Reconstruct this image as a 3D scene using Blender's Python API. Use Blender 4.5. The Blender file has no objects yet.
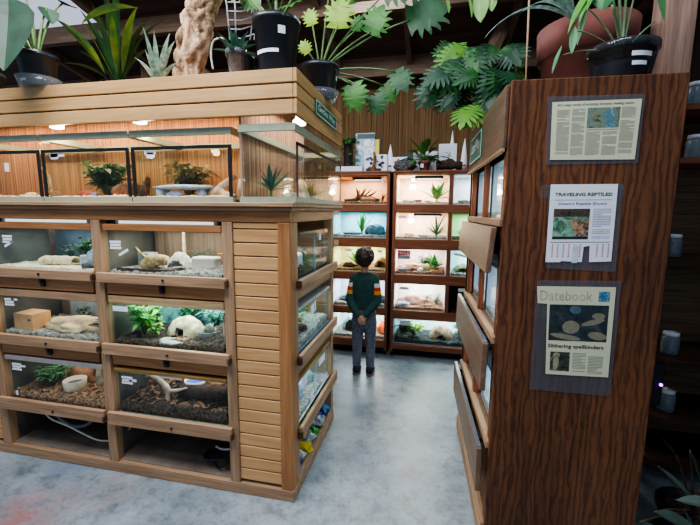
import bpy, bmesh, math, random
from mathutils import Vector, Matrix, noise
random.seed(11)
SC = bpy.context.scene
COL = SC.collection
PI = math.pi
V = Vector

# ------------------------------------------------------------------ camera
H = 1.6
FPX = 379.0
yaw, pitch, roll = [math.radians(a) for a in (-11.985, 7.78, -0.485)]
fw = V((math.sin(yaw) * math.cos(pitch), math.cos(yaw) * math.cos(pitch), -math.sin(pitch)))
rt = V((math.cos(yaw), -math.sin(yaw), 0))
dn = fw.cross(rt)
r2 = rt * math.cos(roll) + dn * math.sin(roll)
d2 = dn * math.cos(roll) - rt * math.sin(roll)
EYE = V((0, 0, H))
cam = bpy.data.cameras.new('camera')
camo = bpy.data.objects.new('camera', cam)
COL.objects.link(camo)
mw = Matrix.Identity(4)
for i, c in enumerate((r2, -d2, -fw)):
    for j in range(3):
        mw[j][i] = c[j]
mw.translation = EYE
camo.matrix_world = mw
cam.sensor_width = 36
cam.lens = FPX / 700 * 36
cam.clip_start = 0.05
SC.camera = camo


def ray(px, py):
    return r2 * ((px - 350) / FPX) + d2 * ((py - 262.5) / FPX) + fw


def at(px, py, ax, val):
    """world point where the sight line through a photo pixel meets the plane x/y/z = val"""
    d = ray(px, py)
    return EYE + d * ((val - EYE[ax]) / d[ax])


# ------------------------------------------------------------------ mesh building
WM = {}


def link(o, M):
    COL.objects.link(o)
    WM[o.name] = M


def props(o, label=None, cat=None, group=None, kind=None):
    if label: o['label'] = label
    if cat: o['category'] = cat
    if group: o['group'] = group
    if kind: o['kind'] = kind
    return o


def thing(name, label, cat, loc, rotz=0, group=None):
    o = bpy.data.objects.new(name, None)
    o.empty_display_size = .05
    M = Matrix.Translation(V(loc)) @ Matrix.Rotation(rotz, 4, 'Z')
    o.location = V(loc)
    o.rotation_euler = (0, 0, rotz)
    link(o, M)
    return props(o, label, cat, group)


def nz(p, s, seed=0.0):
    return noise.noise(V((p[0] * s + seed, p[1] * s + seed * .7, p[2] * s - seed)))


class MB:
    def __init__(s, xf=None):
        s.v = []; s.f = []; s.xf = xf

    def add(s, vs, fs):
        o = len(s.v)
        if s.xf:
            s.v += [tuple(s.xf(p[0], p[1], p[2])) for p in vs]
        else:
            s.v += [tuple(p) for p in vs]
        s.f += [tuple(i + o for i in f) for f in fs]
        return s

    def box(s, x0, x1, y0, y1, z0, z1):
        vs = [(x, y, z) for z in (z0, z1) for y in (y0, y1) for x in (x0, x1)]
        return s.add(vs, [(0, 2, 3, 1), (4, 5, 7, 6), (0, 1, 5, 4), (2, 6, 7, 3), (0, 4, 6, 2), (1, 3, 7, 5)])

    def hexa(s, p):  # 8 points: bottom 4, top 4
        return s.add(p, [(3, 2, 1, 0), (4, 5, 6, 7), (0, 1, 5, 4), (1, 2, 6, 5), (2, 3, 7, 6), (3, 0, 4, 7)])

    def quad(s, *p):
        return s.add(p, [tuple(range(len(p)))])

    def lathe(s, c, prof, n=24):
        vs = []; fs = []
        m = len(prof)
        for r, z in prof:
            for k in range(n):
                a = 2 * PI * k / n
                vs.append((c[0] + r * math.cos(a), c[1] + r * math.sin(a), c[2] + z))
        for i in range(m - 1):
            for k in range(n):
                k2 = (k + 1) % n
                fs.append((i * n + k, i * n + k2, (i + 1) * n + k2, (i + 1) * n + k))
        fs.append(tuple(range(n - 1, -1, -1)))
        fs.append(tuple((m - 1) * n + k for k in range(n)))
        return s.add(vs, fs)

    def tube(s, pts, rad, n=8, squash=None, wob=0, wf=20):
        pts = [V(p) for p in pts]
        if not hasattr(rad, '__len__'): rad = [rad] * len(pts)
        vs = []; fs = []
        ref = None
        for i, p in enumerate(pts):
            t = (pts[min(i + 1, len(pts) - 1)] - pts[max(i - 1, 0)]).normalized()
            if ref is None:
                ref = V((0, 0, 1)) if abs(t.z) < .9 else V((1, 0, 0))
            a = t.cross(ref)
            if a.length < 1e-5: a = t.orthogonal()
            a.normalize()
            b = a.cross(t).normalized()
            ref = b
            for k in range(n):
                th = 2 * PI * k / n
                r = rad[i]
                q = a * math.cos(th) * r * (squash[0] if squash else 1) + b * math.sin(th) * r * (squash[1] if squash else 1)
                if wob:
                    q *= 1 + wob * nz(p + q, wf)
                vs.append(p + q)
        m = len(pts)
        for i in range(m - 1):
            for k in range(n):
                k2 = (k + 1) % n
                fs.append((i * n + k, i * n + k2, (i + 1) * n + k2, (i + 1) * n + k))
        fs.append(tuple(range(n - 1, -1, -1)))
        fs.append(tuple((m - 1) * n + k for k in range(n)))
        return s.add(vs, fs)

    def blob(s, c, r, amp=.0, fr=8, sub=3, seed=0, flat=None, rot=0):
        bm = bmesh.new()
        bmesh.ops.create_icosphere(bm, subdivisions=sub, radius=1)
        vs = []
        for v in bm.verts:
            d = v.co.normalized()
            k = 1 + amp * (nz(d, fr * .25, seed) + .5 * nz(d, fr * .5, seed + 3))
            z = d.z * k
            if flat is not None: z = max(z, flat)
            x, y = d.x * k * r[0], d.y * k * r[1]
            vs.append((c[0] + x * math.cos(rot) - y * math.sin(rot), c[1] + x * math.sin(rot) + y * math.cos(rot), c[2] + z * r[2]))
        fs = [tuple(v.index for v in f.verts) for f in bm.faces]
        bm.free()
        return s.add(vs, fs)

    def ellip(s, c, r, nu=16, nv=10):
        vs = [(c[0], c[1], c[2] - r[2])]
        for i in range(1, nv):
            ph = -PI / 2 + PI * i / nv
            for k in range(nu):
                a = 2 * PI * k / nu
                vs.append((c[0] + r[0] * math.cos(ph) * math.cos(a), c[1] + r[1] * math.cos(ph) * math.sin(a), c[2] + r[2] * math.sin(ph)))
        vs.append((c[0], c[1], c[2] + r[2]))
        fs = []
        for k in range(nu):
            fs.append((0, 1 + (k + 1) % nu, 1 + k))
            for i in range(nv - 2):
                a = 1 + i * nu
                fs.append((a + k, a + (k + 1) % nu, a + nu + (k + 1) % nu, a + nu + k))
            a = 1 + (nv - 2) * nu
            fs.append((a + k, a + (k + 1) % nu, len(vs) - 1))
        return s.add(vs, fs)

    def rings(s, rs, n=20):
        """closed loft through horizontal ellipses (cx, cy, z, rx, ry)"""
        vs = []; fs = []
        for cx, cy, z, rx, ry in rs:
            for k in range(n):
                a = 2 * PI * k / n
                vs.append((cx + rx * math.cos(a), cy + ry * math.sin(a), z))
        for i in range(len(rs) - 1):
            for k in range(n):
                k2 = (k + 1) % n
                fs.append((i * n + k, i * n + k2, (i + 1) * n + k2, (i + 1) * n + k))
        fs.append(tuple(range(n - 1, -1, -1)))
        fs.append(tuple((len(rs) - 1) * n + k for k in range(n)))
        return s.add(vs, fs)

    def leaf(s, base, d, L, W, droop=.6, n=7, fold=.18, peak=.42, tip=1.0, twist=0):
        p = V(base); d = V(d).normalized()
        vs = []; fs = []
        for i in range(n + 1):
            t = i / n
            if t < peak: w = math.sin(PI / 2 * t / peak) ** .8
            else: w = max(0, math.cos(PI / 2 * (t - peak) / (1 - peak))) ** tip
            w = max(w, .03) * W / 2
            side = d.cross(V((0, 0, 1)))
            if side.length < .15: side = d.cross(V((.3, 1, 0)))
            side.normalize()
            if twist: side = Matrix.Rotation(twist * t, 3, d) @ side
            up = side.cross(d).normalized()
            vs += [p - side * w + up * w * fold, p - up * w * fold * .4, p + side * w + up * w * fold]
            if i < n:
                p = p + d * (L / n)
                d = (d + V((0, 0, -droop / n))).normalized()
        for i in range(n):
            a = i * 3
            fs += [(a, a + 1, a + 4, a + 3), (a + 1, a + 2, a + 5, a + 4)]
        return s.add(vs, fs)

    def lobed(s, base, d, nrm, size, lobes=5, cut=.58, droop=.35, wide=.62, seed=0):
        """deeply lobed blade: a midrib with pointed side lobes and one end lobe"""
        d = V(d).normalized(); nrm = V(nrm)
        side = d.cross(nrm)
        if side.length < .05: side = d.orthogonal()
        side.normalize(); nrm = side.cross(d).normalized()
        rr = random.Random(seed); B = V(base)
        def P(u, w):
            q = d * (u * size) + side * (w * size)
            return B + q - nrm * (droop * (u * u * .55 + w * w * .8) * size) + nrm * (.16 * abs(w) * size)
        n = lobes
        env = lambda u: wide * (math.sin(PI * min(1, max(0, u * .86 + .16))) ** .75)
        vs = [P(-.10, 0)]; fs = []
        spine = []
        for i in range(n + 1):
            spine.append(len(vs)); vs.append(P(.80 * i / n, 0))
        for sg in (-1, 1):
            nt = []
            for i in range(n + 1):
                u = .80 * i / n - (.06 if i == 0 else 0)
                nt.append(len(vs)); vs.append(P(u - .02, sg * env(u) * (cut if i else .5)))
            for i in range(n):
                u = .80 * (i + .5) / n
                w = env(u) * rr.uniform(.9, 1.08); back = -.16 + .30 * i / max(1, n - 1)
                k = len(vs)
                vs += [P(u + back * .7 - .03, sg * w * .8), P(u + back + .04, sg * w), P(u + back * .7 + .075, sg * w * .78)]
                f = (spine[i], nt[i], k, k + 1, k + 2, nt[i + 1], spine[i + 1])
                fs.append(f if sg > 0 else f[::-1])
            k = len(vs); vs += [P(.92, sg * .10), P(1.03, 0)]
            f = (spine[n], nt[n], k, k + 1)
            fs.append(f if sg > 0 else f[::-1])
            fs.append((0, nt[0], spine[0]) if sg > 0 else (0, spine[0], nt[0]))
        return s.add(vs, fs)

    def build(s, name, mat, parent=None, smooth=False, bevel=0, label=None, cat=None, group=None, kind=None, origin=None, norm=True):
        vs = [V(p) for p in s.v]
        if parent is None:
            if origin is None:
                lo = [min(p[i] for p in vs) for i in range(3)]; hi = [max(p[i] for p in vs) for i in range(3)]
                origin = V(((lo[0] + hi[0]) / 2, (lo[1] + hi[1]) / 2, lo[2]))
            M = Matrix.Translation(V(origin))
        else:
            M = WM[parent.name]
        Mi = M.inverted()
        me = bpy.data.meshes.new(name)
        me.from_pydata([Mi @ p for p in vs], [], s.f)
        if norm or bevel:
            bm = bmesh.new(); bm.from_mesh(me)
            if norm: bmesh.ops.recalc_face_normals(bm, faces=bm.faces)
            if bevel:
                es = [e for e in bm.edges if len(e.link_faces) == 2 and e.calc_face_angle(0) > .6]
                bmesh.ops.bevel(bm, geom=es, offset=bevel, segments=1, affect='EDGES', clamp_overlap=True)
            bm.to_mesh(me); bm.free()
        for m in (mat if isinstance(mat, (list, tuple)) else [mat]): me.materials.append(m)
        if smooth:
            for p in me.polygons: p.use_smooth = True
        o = bpy.data.objects.new(name, me)
        if parent is not None:
            o.parent = parent
            link(o, M)
        else:
            o.location = origin
            link(o, M)
        return props(o, label, cat, group, kind)


# ------------------------------------------------------------------ materials
MATS = {}


def srgb(c):
    return tuple(((x / 255) / 12.92 if x / 255 <= .04045 else ((x / 255 + .055) / 1.055) ** 2.4) for x in c) + (1,)


class NT:
    def __init__(s, name):
        s.m = bpy.data.materials.new(name); s.m.use_nodes = True
        s.t = s.m.node_tree; s.t.nodes.clear()
        s.out = s.n('ShaderNodeOutputMaterial')

    def n(s, typ, **kw):
        nd = s.t.nodes.new(typ)
        for k, v in kw.items():
            if k.startswith('i_'):
                k = k[2:]
                k = int(k) if k.isdigit() else k.replace('_', ' ')
                nd.inputs[k].default_value = v
            else: setattr(nd, k, v)
        return nd

    def l(s, a, b): s.t.links.new(a, b)

    def coord(s, scale=(1, 1, 1), loc=(0, 0, 0), kind='Object'):
        tc = s.n('ShaderNodeTexCoord'); mp = s.n('ShaderNodeMapping')
        mp.inputs['Scale'].default_value = scale; mp.inputs['Location'].default_value = loc
        s.l(tc.outputs[kind], mp.inputs[0]); return mp.outputs[0]

    def noise(s, co, scale, detail=4, rough=.55, dist=0):
        n = s.n('ShaderNodeTexNoise'); n.inputs['Scale'].default_value = scale
        n.inputs['Detail'].default_value = detail; n.inputs['Roughness'].default_value = rough; n.inputs['Distortion'].default_value = dist
        s.l(co, n.inputs['Vector']); return n.outputs['Fac']

    def ramp(s, fac, stops):
        r = s.n('ShaderNodeValToRGB'); e = r.color_ramp.elements
        while len(e) < len(stops): e.new(.5)
        for x, (p, c) in zip(e, stops): x.position = p; x.color = c
        s.l(fac, r.inputs[0]); return r.outputs[0]

    def mix(s, fac, a, b, mode='MIX'):
        m = s.n('ShaderNodeMix', data_type='RGBA', blend_type=mode)
        for sock, val in ((m.inputs[0], fac), (m.inputs[6], a), (m.inputs[7], b)):
            if isinstance(val, (int, float, tuple)): sock.default_value = val
            else: s.l(val, sock)
        return m.outputs[2]

    def bsdf(s, col, rough=.6, metal=0, spec=.5, bump=None, bstr=.3, bdist=.01, sub=0):
        b = s.n('ShaderNodeBsdfPrincipled')
        if isinstance(col, tuple): b.inputs['Base Color'].default_value = col
        else: s.l(col, b.inputs['Base Color'])
        if isinstance(rough, (int, float)): b.inputs['Roughness'].default_value = rough
        else: s.l(rough, b.inputs['Roughness'])
        b.inputs['Metallic'].default_value = metal
        b.inputs['Specular IOR Level'].default_value = spec
        if bump is not None:
            bp = s.n('ShaderNodeBump'); bp.inputs['Strength'].default_value = bstr; bp.inputs['Distance'].default_value = bdist
            s.l(bump, bp.inputs['Height']); s.l(bp.outputs[0], b.inputs['Normal'])
        return b.outputs[0]

    def done(s, sh):
        s.l(sh, s.out.inputs[0]); return s.m


def dark(c, k): return tuple(x * k for x in c[:3]) + (1,)


def plain(name, rgb, rough=.6, metal=0, var=.25, scale=25, bump=.0, spec=.5):
    if name in MATS: return MATS[name]
    t = NT(name); c = srgb(rgb)
    f = t.noise(t.coord(), scale, 5)
    col = t.ramp(f, [(.36, dark(c, 1 - var)), (.64, dark(c, 1 + var * .6))])
    MATS[name] = t.done(t.bsdf(col, rough, metal, spec, f if bump else None, bump))
    return MATS[name]


def wood(name, c1, c2, axis, rough=.55, scale=1.0, streak=.5, spec=.4):
    key = name + ' ' + axis
    if key in MATS: return MATS[key]
    t = NT(key); a, b = srgb(c1), srgb(c2)
    def sc(along, across): return {'x': (along, across, across), 'y': (across, along, across), 'z': (across, across, along)}[axis]
    info = t.n('ShaderNodeObjectInfo')
    def co(al, ac):
        tc = t.n('ShaderNodeTexCoord'); mp = t.n('ShaderNodeMapping'); mp.inputs['Scale'].default_value = sc(al * scale, ac * scale)
        ad = t.n('ShaderNodeVectorMath', operation='ADD')
        ml = t.n('ShaderNodeMath', operation='MULTIPLY'); ml.inputs[1].default_value = 37
        t.l(info.outputs['Random'], ml.inputs[0]); t.l(tc.outputs['Object'], ad.inputs[0]); t.l(ml.outputs[0], ad.inputs[1])
        t.l(ad.outputs[0], mp.inputs[0]); return mp.outputs[0]
    f1 = t.noise(co(1.2, 14), 1.5, 5, .6, .6)
    f2 = t.noise(co(4, 150), 1.0, 3, .6)
    base = t.ramp(f1, [(.3, a), (.7, b)])
    col = t.mix(streak, base, t.ramp(f2, [(.35, dark(a, .62)), (.6, (1, 1, 1, 1))]), 'MULTIPLY')
    MATS[key] = t.done(t.bsdf(col, rough, 0, spec, f2, .15, .004))
    return MATS[key]


def glass(name, tint=(1, 1, 1), refl=1.0, haze=0.0):
    if name in MATS: return MATS[name]
    t = NT(name)
    tr = t.n('ShaderNodeBsdfTransparent'); tr.inputs[0].default_value = tint + (1,)
    gl = t.n('ShaderNodeBsdfGlossy'); gl.inputs['Roughness'].default_value = .03
    lw = t.n('ShaderNodeLayerWeight'); pw = t.n('ShaderNodeMath', operation='POWER'); pw.inputs[1].default_value = 5
    t.l(lw.outputs['Facing'], pw.inputs[0])
    ml = t.n('ShaderNodeMath', operation='MULTIPLY_ADD'); ml.inputs[1].default_value = .45 * refl; ml.inputs[2].default_value = .022 * refl
    t.l(pw.outputs[0], ml.inputs[0])
    mx = t.n('ShaderNodeMixShader'); t.l(ml.outputs[0], mx.inputs[0]); t.l(tr.outputs[0], mx.inputs[1]); t.l(gl.outputs[0], mx.inputs[2])
    sh = mx.outputs[0]
    if haze:
        df = t.n('ShaderNodeBsdfDiffuse'); df.inputs[0].default_value = (.8, .85, .9, 1)
        m2 = t.n('ShaderNodeMixShader'); m2.inputs[0].default_value = haze
        t.l(sh, m2.inputs[1]); t.l(df.outputs[0], m2.inputs[2]); sh = m2.outputs[0]
    MATS[name] = t.done(sh); return MATS[name]


def emit(name, col, k):
    if name in MATS: return MATS[name]
    t = NT(name); e = t.n('ShaderNodeEmission'); e.inputs[0].default_value = col + (1,); e.inputs[1].default_value = k
    MATS[name] = t.done(e.outputs[0]); return MATS[name]


def leafm(name, c1, c2, rough=.5, trans=.2, scale=8):
    if name in MATS: return MATS[name]
    t = NT(name); a, b = srgb(c1), srgb(c2)
    f = t.noise(t.coord(), scale, 4)
    col = t.ramp(f, [(.35, a), (.65, b)])
    p = t.bsdf(col, rough, 0, .5)
    tl = t.n('ShaderNodeBsdfTranslucent'); t.l(col, tl.inputs[0])
    mx = t.n('ShaderNodeMixShader'); mx.inputs[0].default_value = trans; t.l(p, mx.inputs[1]); t.l(tl.outputs[0], mx.inputs[2])
    MATS[name] = t.done(mx.outputs[0]); return MATS[name]


def reed(name, c1, c2, c3, axis=0, per_m=110, bands=True):
    """upright reed matting: thin stripes across the given axis, faint binding rows"""
    if name in MATS: return MATS[name]
    t = NT(name); a, b, c = srgb(c1), srgb(c2), srgb(c3)
    s = [0.4, 0.4, .5]; s[axis] = per_m
    f = t.noise(t.coord(tuple(s)), 1.0, 2, .5)
    s2 = [.1, .1, 1.2]; s2[axis] = per_m * .55
    f2 = t.noise(t.coord(tuple(s2)), 1.0, 4, .6)
    f3 = t.noise(t.coord(), 1.7, 3)
    col = t.mix(.55, t.ramp(f, [(.38, a), (.5, b), (.62, c)]), t.ramp(f2, [(.3, a), (.7, c)]))
    col = t.mix(.5, col, t.ramp(f3, [(.3, (.6, .6, .6, 1)), (.7, (1.1, 1.1, 1.1, 1))]), 'MULTIPLY')
    MATS[name] = t.done(t.bsdf(col, .75, 0, .2, f, .6, .006)); return MATS[name]


OAKL, OAKD = (214, 170, 118), (190, 142, 92)


def oak(ax): return wood('oak board', OAKD, OAKL, ax, .5, 1.0, .18)
def oakrail(ax): return wood('oak frame', (150, 100, 58), (184, 132, 84), ax, .5, 1.0, .28)
def oakgrey(ax): return wood('weathered oak frame', (146, 116, 88), (188, 152, 118), ax, .6, 1.0, .35)
def redwood(ax): return wood('red brown stained wood', (116, 68, 46), (156, 98, 68), ax, .45, 1.0, .3)
def darkwood(ax): return wood('dark stained wood', (62, 42, 30), (96, 66, 46), ax, .5, 1.0, .5)
def beamwood(ax): return wood('old roof timber', (104, 84, 72), (146, 120, 100), ax, .8, 1.0, .4)


GLASS = glass('clear tank glass', (.95, .98, .97), 1.0)
GLASSB = glass('cool tank glass', (.90, .96, .98), 1.1)
PLASTIC = glass('clear plastic', (.8, .86, .88), 1.6, .10)
SLEEVE = glass('plastic sleeve film', (.80, .80, .84), 1.3, .05)
BLACK = plain('black plastic', (22, 23, 26), .4, 0, .2)
DARK = plain('dark interior', (34, 28, 25), .8)
SEAL = plain('pale green tank rim', (150, 160, 140), .5, 0, .08)
WHITE = plain('white card', (238, 240, 245), .6, 0, .03)
CREAM = plain('cream ceramic', (226, 214, 190), .4, 0, .08)
GREYP = plain('grey plastic', (120, 124, 130), .5, 0, .1)
BLUEG = plain('blue glaze', (38, 60, 120), .25, 0, .15)
STEM = plain('green stem', (84, 118, 62), .5, 0, .2)
BROWNSTEM = plain('woody stem', (92, 72, 54), .8, 0, .3)
SOIL = plain('dark soil', (66, 54, 46), .95, 0, .9, 55, 1.0)
CHIPS = plain('wood chip litter', (134, 104, 80), .9, 0, .8, 60, 1.0)
SAND = plain('pale sand', (214, 200, 166), .95, 0, .35, 40, .5)
GRAVEL = plain('grey gravel', (146, 146, 138), .9, 0, .7, 48, .9)
PINKSAND = plain('rosy sand', (226, 186, 150), .95, 0, .3, 40, .4)
ROCKP = plain('pale cave stone', (206, 192, 158), .85, 0, .5, 24, .8)
ROCKG = plain('grey stone', (124, 124, 120), .85, 0, .4, 18, .6)
ROCKB = plain('brown stone', (140, 100, 72), .85, 0, .4, 20, .6)
BARK = plain('rough bark', (120, 82, 54), .95, 0, .6, 30, 1.0)
BARKD = plain('dark bark', (66, 48, 38), .95, 0, .6, 40, 1.0)
DRIFT = plain('bleached driftwood', (206, 184, 156), .8, 0, .35, 25, .5)
TERRA = plain('terracotta', (122, 70, 60), .8, 0, .18, 10, .2)
POT = plain('black nursery pot', (30, 34, 42), .35, 0, .2, 30)
LG = [leafm('mid green leaf', (38, 92, 34), (72, 134, 52)), leafm('deep green leaf', (24, 66, 36), (44, 100, 54)),
      leafm('bright yellow green leaf', (110, 150, 40), (160, 190, 60)), leafm('blue green leaf', (40, 84, 70), (84, 130, 110)),
      leafm('dry brown leaf', (96, 62, 46), (60, 40, 36)), leafm('pale striped leaf', (120, 160, 140), (196, 220, 212), .4, .2, 30),
      leafm('dusky grey leaf', (52, 70, 66), (84, 104, 98)), leafm('dark glossy leaf', (18, 48, 30), (34, 78, 44), .22, .12)]


# ------------------------------------------------------------------ reusable makers
def card_frame(pts, name, mat, parent): return MB().quad(*pts).build(name, mat, parent, norm=False)


def plainxf(x0, y0, z0):
    return lambda a, b, z: (x0 + a, y0 + b, z0 + z)


def sidexf(x0, y0, z0):
    return lambda a, b, z: (x0 - b, y0 + a, z0 + z)


def noisy_bed(xf, w, d, h, amp, mat, label, seed=0, lump=None, name='substrate', m=.012, cat='substrate'):
    nx, ny = max(8, int(w / .010)), max(6, int(d / .012))
    vs = []; fs = []
    for j in range(ny + 1):
        for i in range(nx + 1):
            a = m + (w - 2 * m) * i / nx; b = m + (d - 2 * m) * j / ny
            z = h + amp * (nz((a, b, 0), 9, seed) + .6 * nz((a, b, 0), 26, seed) + 1.1 * nz((a, b, 0), 63, seed))
            for (la, lb, lr, lh) in (lump or ()):
                z += lh * math.exp(-((a - la) ** 2 + (b - lb) ** 2) / (lr * lr))
            vs.append((a, b, max(z, .008)))
    n1 = nx + 1
    top = len(vs)
    for j in range(ny):
        for i in range(nx):
            fs.append((j * n1 + i, j * n1 + i + 1, (j + 1) * n1 + i + 1, (j + 1) * n1 + i))
    for i in range(nx + 1): vs.append((vs[i][0], vs[i][1], .0065))
    for i in range(nx): fs.append((i + 1, i, top + i, top + i + 1))
    mb = MB(xf); mb.add(vs, fs)
    mb.build(name, mat, smooth=True, label=label, cat=cat, kind='stuff')
    def hz(a, b):
        z = h + amp * (nz((a, b, 0), 9, seed) + .6 * nz((a, b, 0), 26, seed))
        for (la, lb, lr, lh) in (lump or ()):
            z += lh * math.exp(-((a - la) ** 2 + (b - lb) ** 2) / (lr * lr))
        return z
    return hz


def rock(xf, a, b, z, r, mat, label, cat='rock', name='rock', amp=.35, seed=0, sub=3, rot=0):
    MB(xf).blob((a, b, z + r[2] * .55), r, amp, 8, sub, seed, -.6, rot).build(name, mat, smooth=True, label=label, cat=cat)


def cave(xf, a, b, z, w, d, h, mat, label, name='cave_hide', cat='hide', hole=.45, holeh=.6, seed=0):
    """rock shelter: a dome with an arched mouth and a hollow inside"""
    vs = []; fs = []
    n, m = 28, 8
    # outer dome front open between angles
    def P(th, ph, k):
        r = V((math.cos(th) * math.cos(ph), math.sin(th) * math.cos(ph), math.sin(ph)))
        q = 1 + .16 * nz(r, 2.2, seed) + .08 * nz(r, 5, seed)
        return (a + r.x * w / 2 * k * q, b + r.y * d / 2 * k * q, z - .004 + r.z * h * k * q)
    for k in (1, .8):
        o = len(vs)
        for i in range(n + 1):
            th = -PI / 2 + 2 * PI * i / n
            for j in range(m + 1):
                ph = PI / 2 * j / m
                vs.append(P(th, ph, k))
        for i in range(n):
            th = -PI / 2 + 2 * PI * (i + .5) / n
            for j in range(m):
                da = abs((th + PI / 2 + PI) % (2 * PI) - PI)
                ph = PI / 2 * (j + .5) / m
                if math.sin(ph) < holeh * math.sqrt(max(0, 1 - (da / (hole * 1.6)) ** 2)) and da < hole * 1.6: continue
                q = o + i * (m + 1) + j
                f = (q, q + m + 1, q + m + 2, q + 1)
                fs.append(f if k == 1 else f[::-1])
    mb = MB(xf).add(vs, fs)
    mb.build(name, mat, smooth=True, label=label, cat=cat, norm=False)


def half_log(xf, a, b, z, L, r, mat, label, rot=0, name='half_log', cat='hide', seed=0):
    vs = []; fs = []
    n, m = 12, 12
    for k in (1, .78):
        o = len(vs)
        for i in range(m + 1):
            t = -L / 2 + L * i / m
            for j in range(n + 1):
                th = PI * j / n
                q = (1 + .2 * nz((t, math.cos(th) * r, math.sin(th) * r), 35, seed)) * k
                x, y = t, math.cos(th) * r * q
                vs.append((a + x * math.cos(rot) - y * math.sin(rot), b + x * math.sin(rot) + y * math.cos(rot), z - .003 + math.sin(th) * r * q * 1.05))
        for i in range(m):
            for j in range(n):
                q = o + i * (n + 1) + j
                f = (q, q + 1, q + n + 2, q + n + 1)
                fs.append(f if k == 1 else f[::-1])
    h = (m + 1) * (n + 1)
    for i in (0, m):
        for j in range(n):
            q = i * (n + 1) + j
            fs.append((q, q + 1, q + 1 + h, q + h))
    MB(xf).add(vs, fs).build(name, mat, smooth=True, label=label, cat=cat, norm=False)


def dish(xf, a, b, z, r, h, mat, inner, label, name='water_dish', cat='dish', oval=1.0, flare=1.08):
    t = thing(name, label, cat, xf(a, b, z))
    X = lambda p, q, s: xf(a + p * oval, b + q, z + s)
    MB(X).lathe((0, 0, 0), [(r * .92, 0), (r, h * .1), (r * flare, h), (r * flare * .9, h), (r * .82, h * .3), (.001, h * .25)], 28).build('bowl', mat, t, smooth=True)
    MB(X).lathe((0, 0, 0), [(r * flare * .86, h * .55), (r * flare * .86, h * .6), (.001, h * .6)], 28).build('water', inner, t, smooth=True)
    return t


def branch(xf, pts, rad, mat, label, name='driftwood', cat='driftwood', twigs=(), n=9, wob=.35):
    mb = MB(xf)
    def dens(P, R):
        out = []; ro = []
        for i in range(len(P) - 1):
            for k in range(4):
                t = k / 4
                out.append(V(P[i]).lerp(V(P[i + 1]), t)); ro.append(R[i] * (1 - t) + R[i + 1] * t)
        out.append(V(P[-1])); ro.append(R[-1]); return out, ro
    for P, R in [(pts, rad)] + list(twigs):
        if not hasattr(R, '__len__'): R = [R * (1 - .6 * i / (len(P) - 1)) for i in range(len(P))]
        p, r = dens(P, R)
        mb.tube(p, r, n, wob=wob, wf=40)
    return mb.build(name, mat, smooth=True, label=label, cat=cat)


def plant(xf, a, b, z, kind, n, size, lm, label, name='terrarium_plant', cat='plant', group=None, seed=0, spread=1.0, width=.16, dirbias=(0, 0, 0), stemm=None, trunk=.0, lim=None):
    """rooted plant: kinds 'rosette', 'grass', 'bush', 'lobed', 'upright'"""
    rr = random.Random(seed * 7 + 3)
    t = thing(name, label, cat, xf(a, b, z), group=group)
    F = MB(xf); S = MB(xf)
    base = V((a, b, z))
    def cl(p):
        p = V(p)
        if lim:
            p.x = min(max(p.x, lim[0]), lim[1]); p.y = min(max(p.y, lim[2]), lim[3]); p.z = min(p.z, lim[4])
        return p
    if kind in ('rosette', 'grass', 'upright'):
        el = {'rosette': (.25, 1.3), 'grass': (.7, 1.5), 'upright': (1.0, 1.5)}[kind]
        S.tube([base - V((0, 0, .004)), base + V((0, 0, size * .1 + trunk))], [size * .05, size * .04], 8)
        for i in range(n):
            th = 2.4 * i + rr.uniform(-.3, .3); e = el[0] + (el[1] - el[0]) * (i + .5) / n
            d = V((math.cos(th) * math.cos(e) * spread, math.sin(th) * math.cos(e) * spread, math.sin(e))) + V(dirbias)
            L = size * rr.uniform(.75, 1.05)
            F.leaf(base + V((0, 0, size * .06 + trunk)), d, L, L * width, {'rosette': .35, 'grass': .7, 'upright': .35}[kind], 7, .22, .4)
    elif kind == 'bush':
        for i in range(max(3, n // 8)):
            th = rr.uniform(0, 2 * PI); R = size * rr.uniform(.1, .5) * spread
            tip = cl(base + V((math.cos(th) * R, math.sin(th) * R, size * rr.uniform(.5, .95))) + V(dirbias) * size)
            mid = base.lerp(tip, .5) + V((0, 0, size * .12))
            S.tube([base - V((0, 0, .004)), mid, tip], [size * .025, size * .018, size * .01], 6)
            for k in range(8):
                q = (base.lerp(mid, .6 + .4 * k / 4) if k < 4 else mid.lerp(tip, (k - 3) / 5))
                t2 = rr.uniform(0, 2 * PI)
                d = V((math.cos(t2), math.sin(t2), rr.uniform(-.2, .7)))
                L = size * rr.uniform(.22, .38)
                F.leaf(q, d, L, L * width * 2.4, .7, 5, .2, .4)
    elif kind == 'lobed':
        for i in range(n):
            th = 2.4 * i + rr.uniform(-.4, .4); e = rr.uniform(.3, 1.3)
            L = size * rr.uniform(.5, 1)
            tip = cl(base + V((math.cos(th) * math.cos(e) * L * spread, math.sin(th) * math.cos(e) * L * spread, math.sin(e) * L)) + V(dirbias) * size)
            mid = base.lerp(tip, .5) + V((0, 0, L * .12))
            S.tube([base - V((0, 0, .004)), mid, tip], [size * .018, size * .014, size * .01], 6)
            d = (tip - mid).normalized() + V((0, 0, -.25))
            F.lobed(tip, d, V((0, 0, 1)) + V((rr.uniform(-.5, .5), rr.uniform(-.9, .1), 0)), size * rr.uniform(.24, .36) * (width / .16), seed=i)
    S.build('stem', stemm or STEM, t, smooth=True)
    F.build('foliage', lm, t, smooth=False, norm=False)
    return t


def pot_lathe(mb, c, r0, r1, h, lip=.012, wall=.006, fill=.85):
    mb.lathe(c, [(r0 * .96, 0), (r0, .006), (r1 * .985, h - lip * 2.4), (r1 + lip * .55, h - lip * 2.2), (r1 + lip * .6, h), (r1 - wall, h), (r1 - wall * 1.5, h * fill), (.001, h * fill)], 32)


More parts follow.
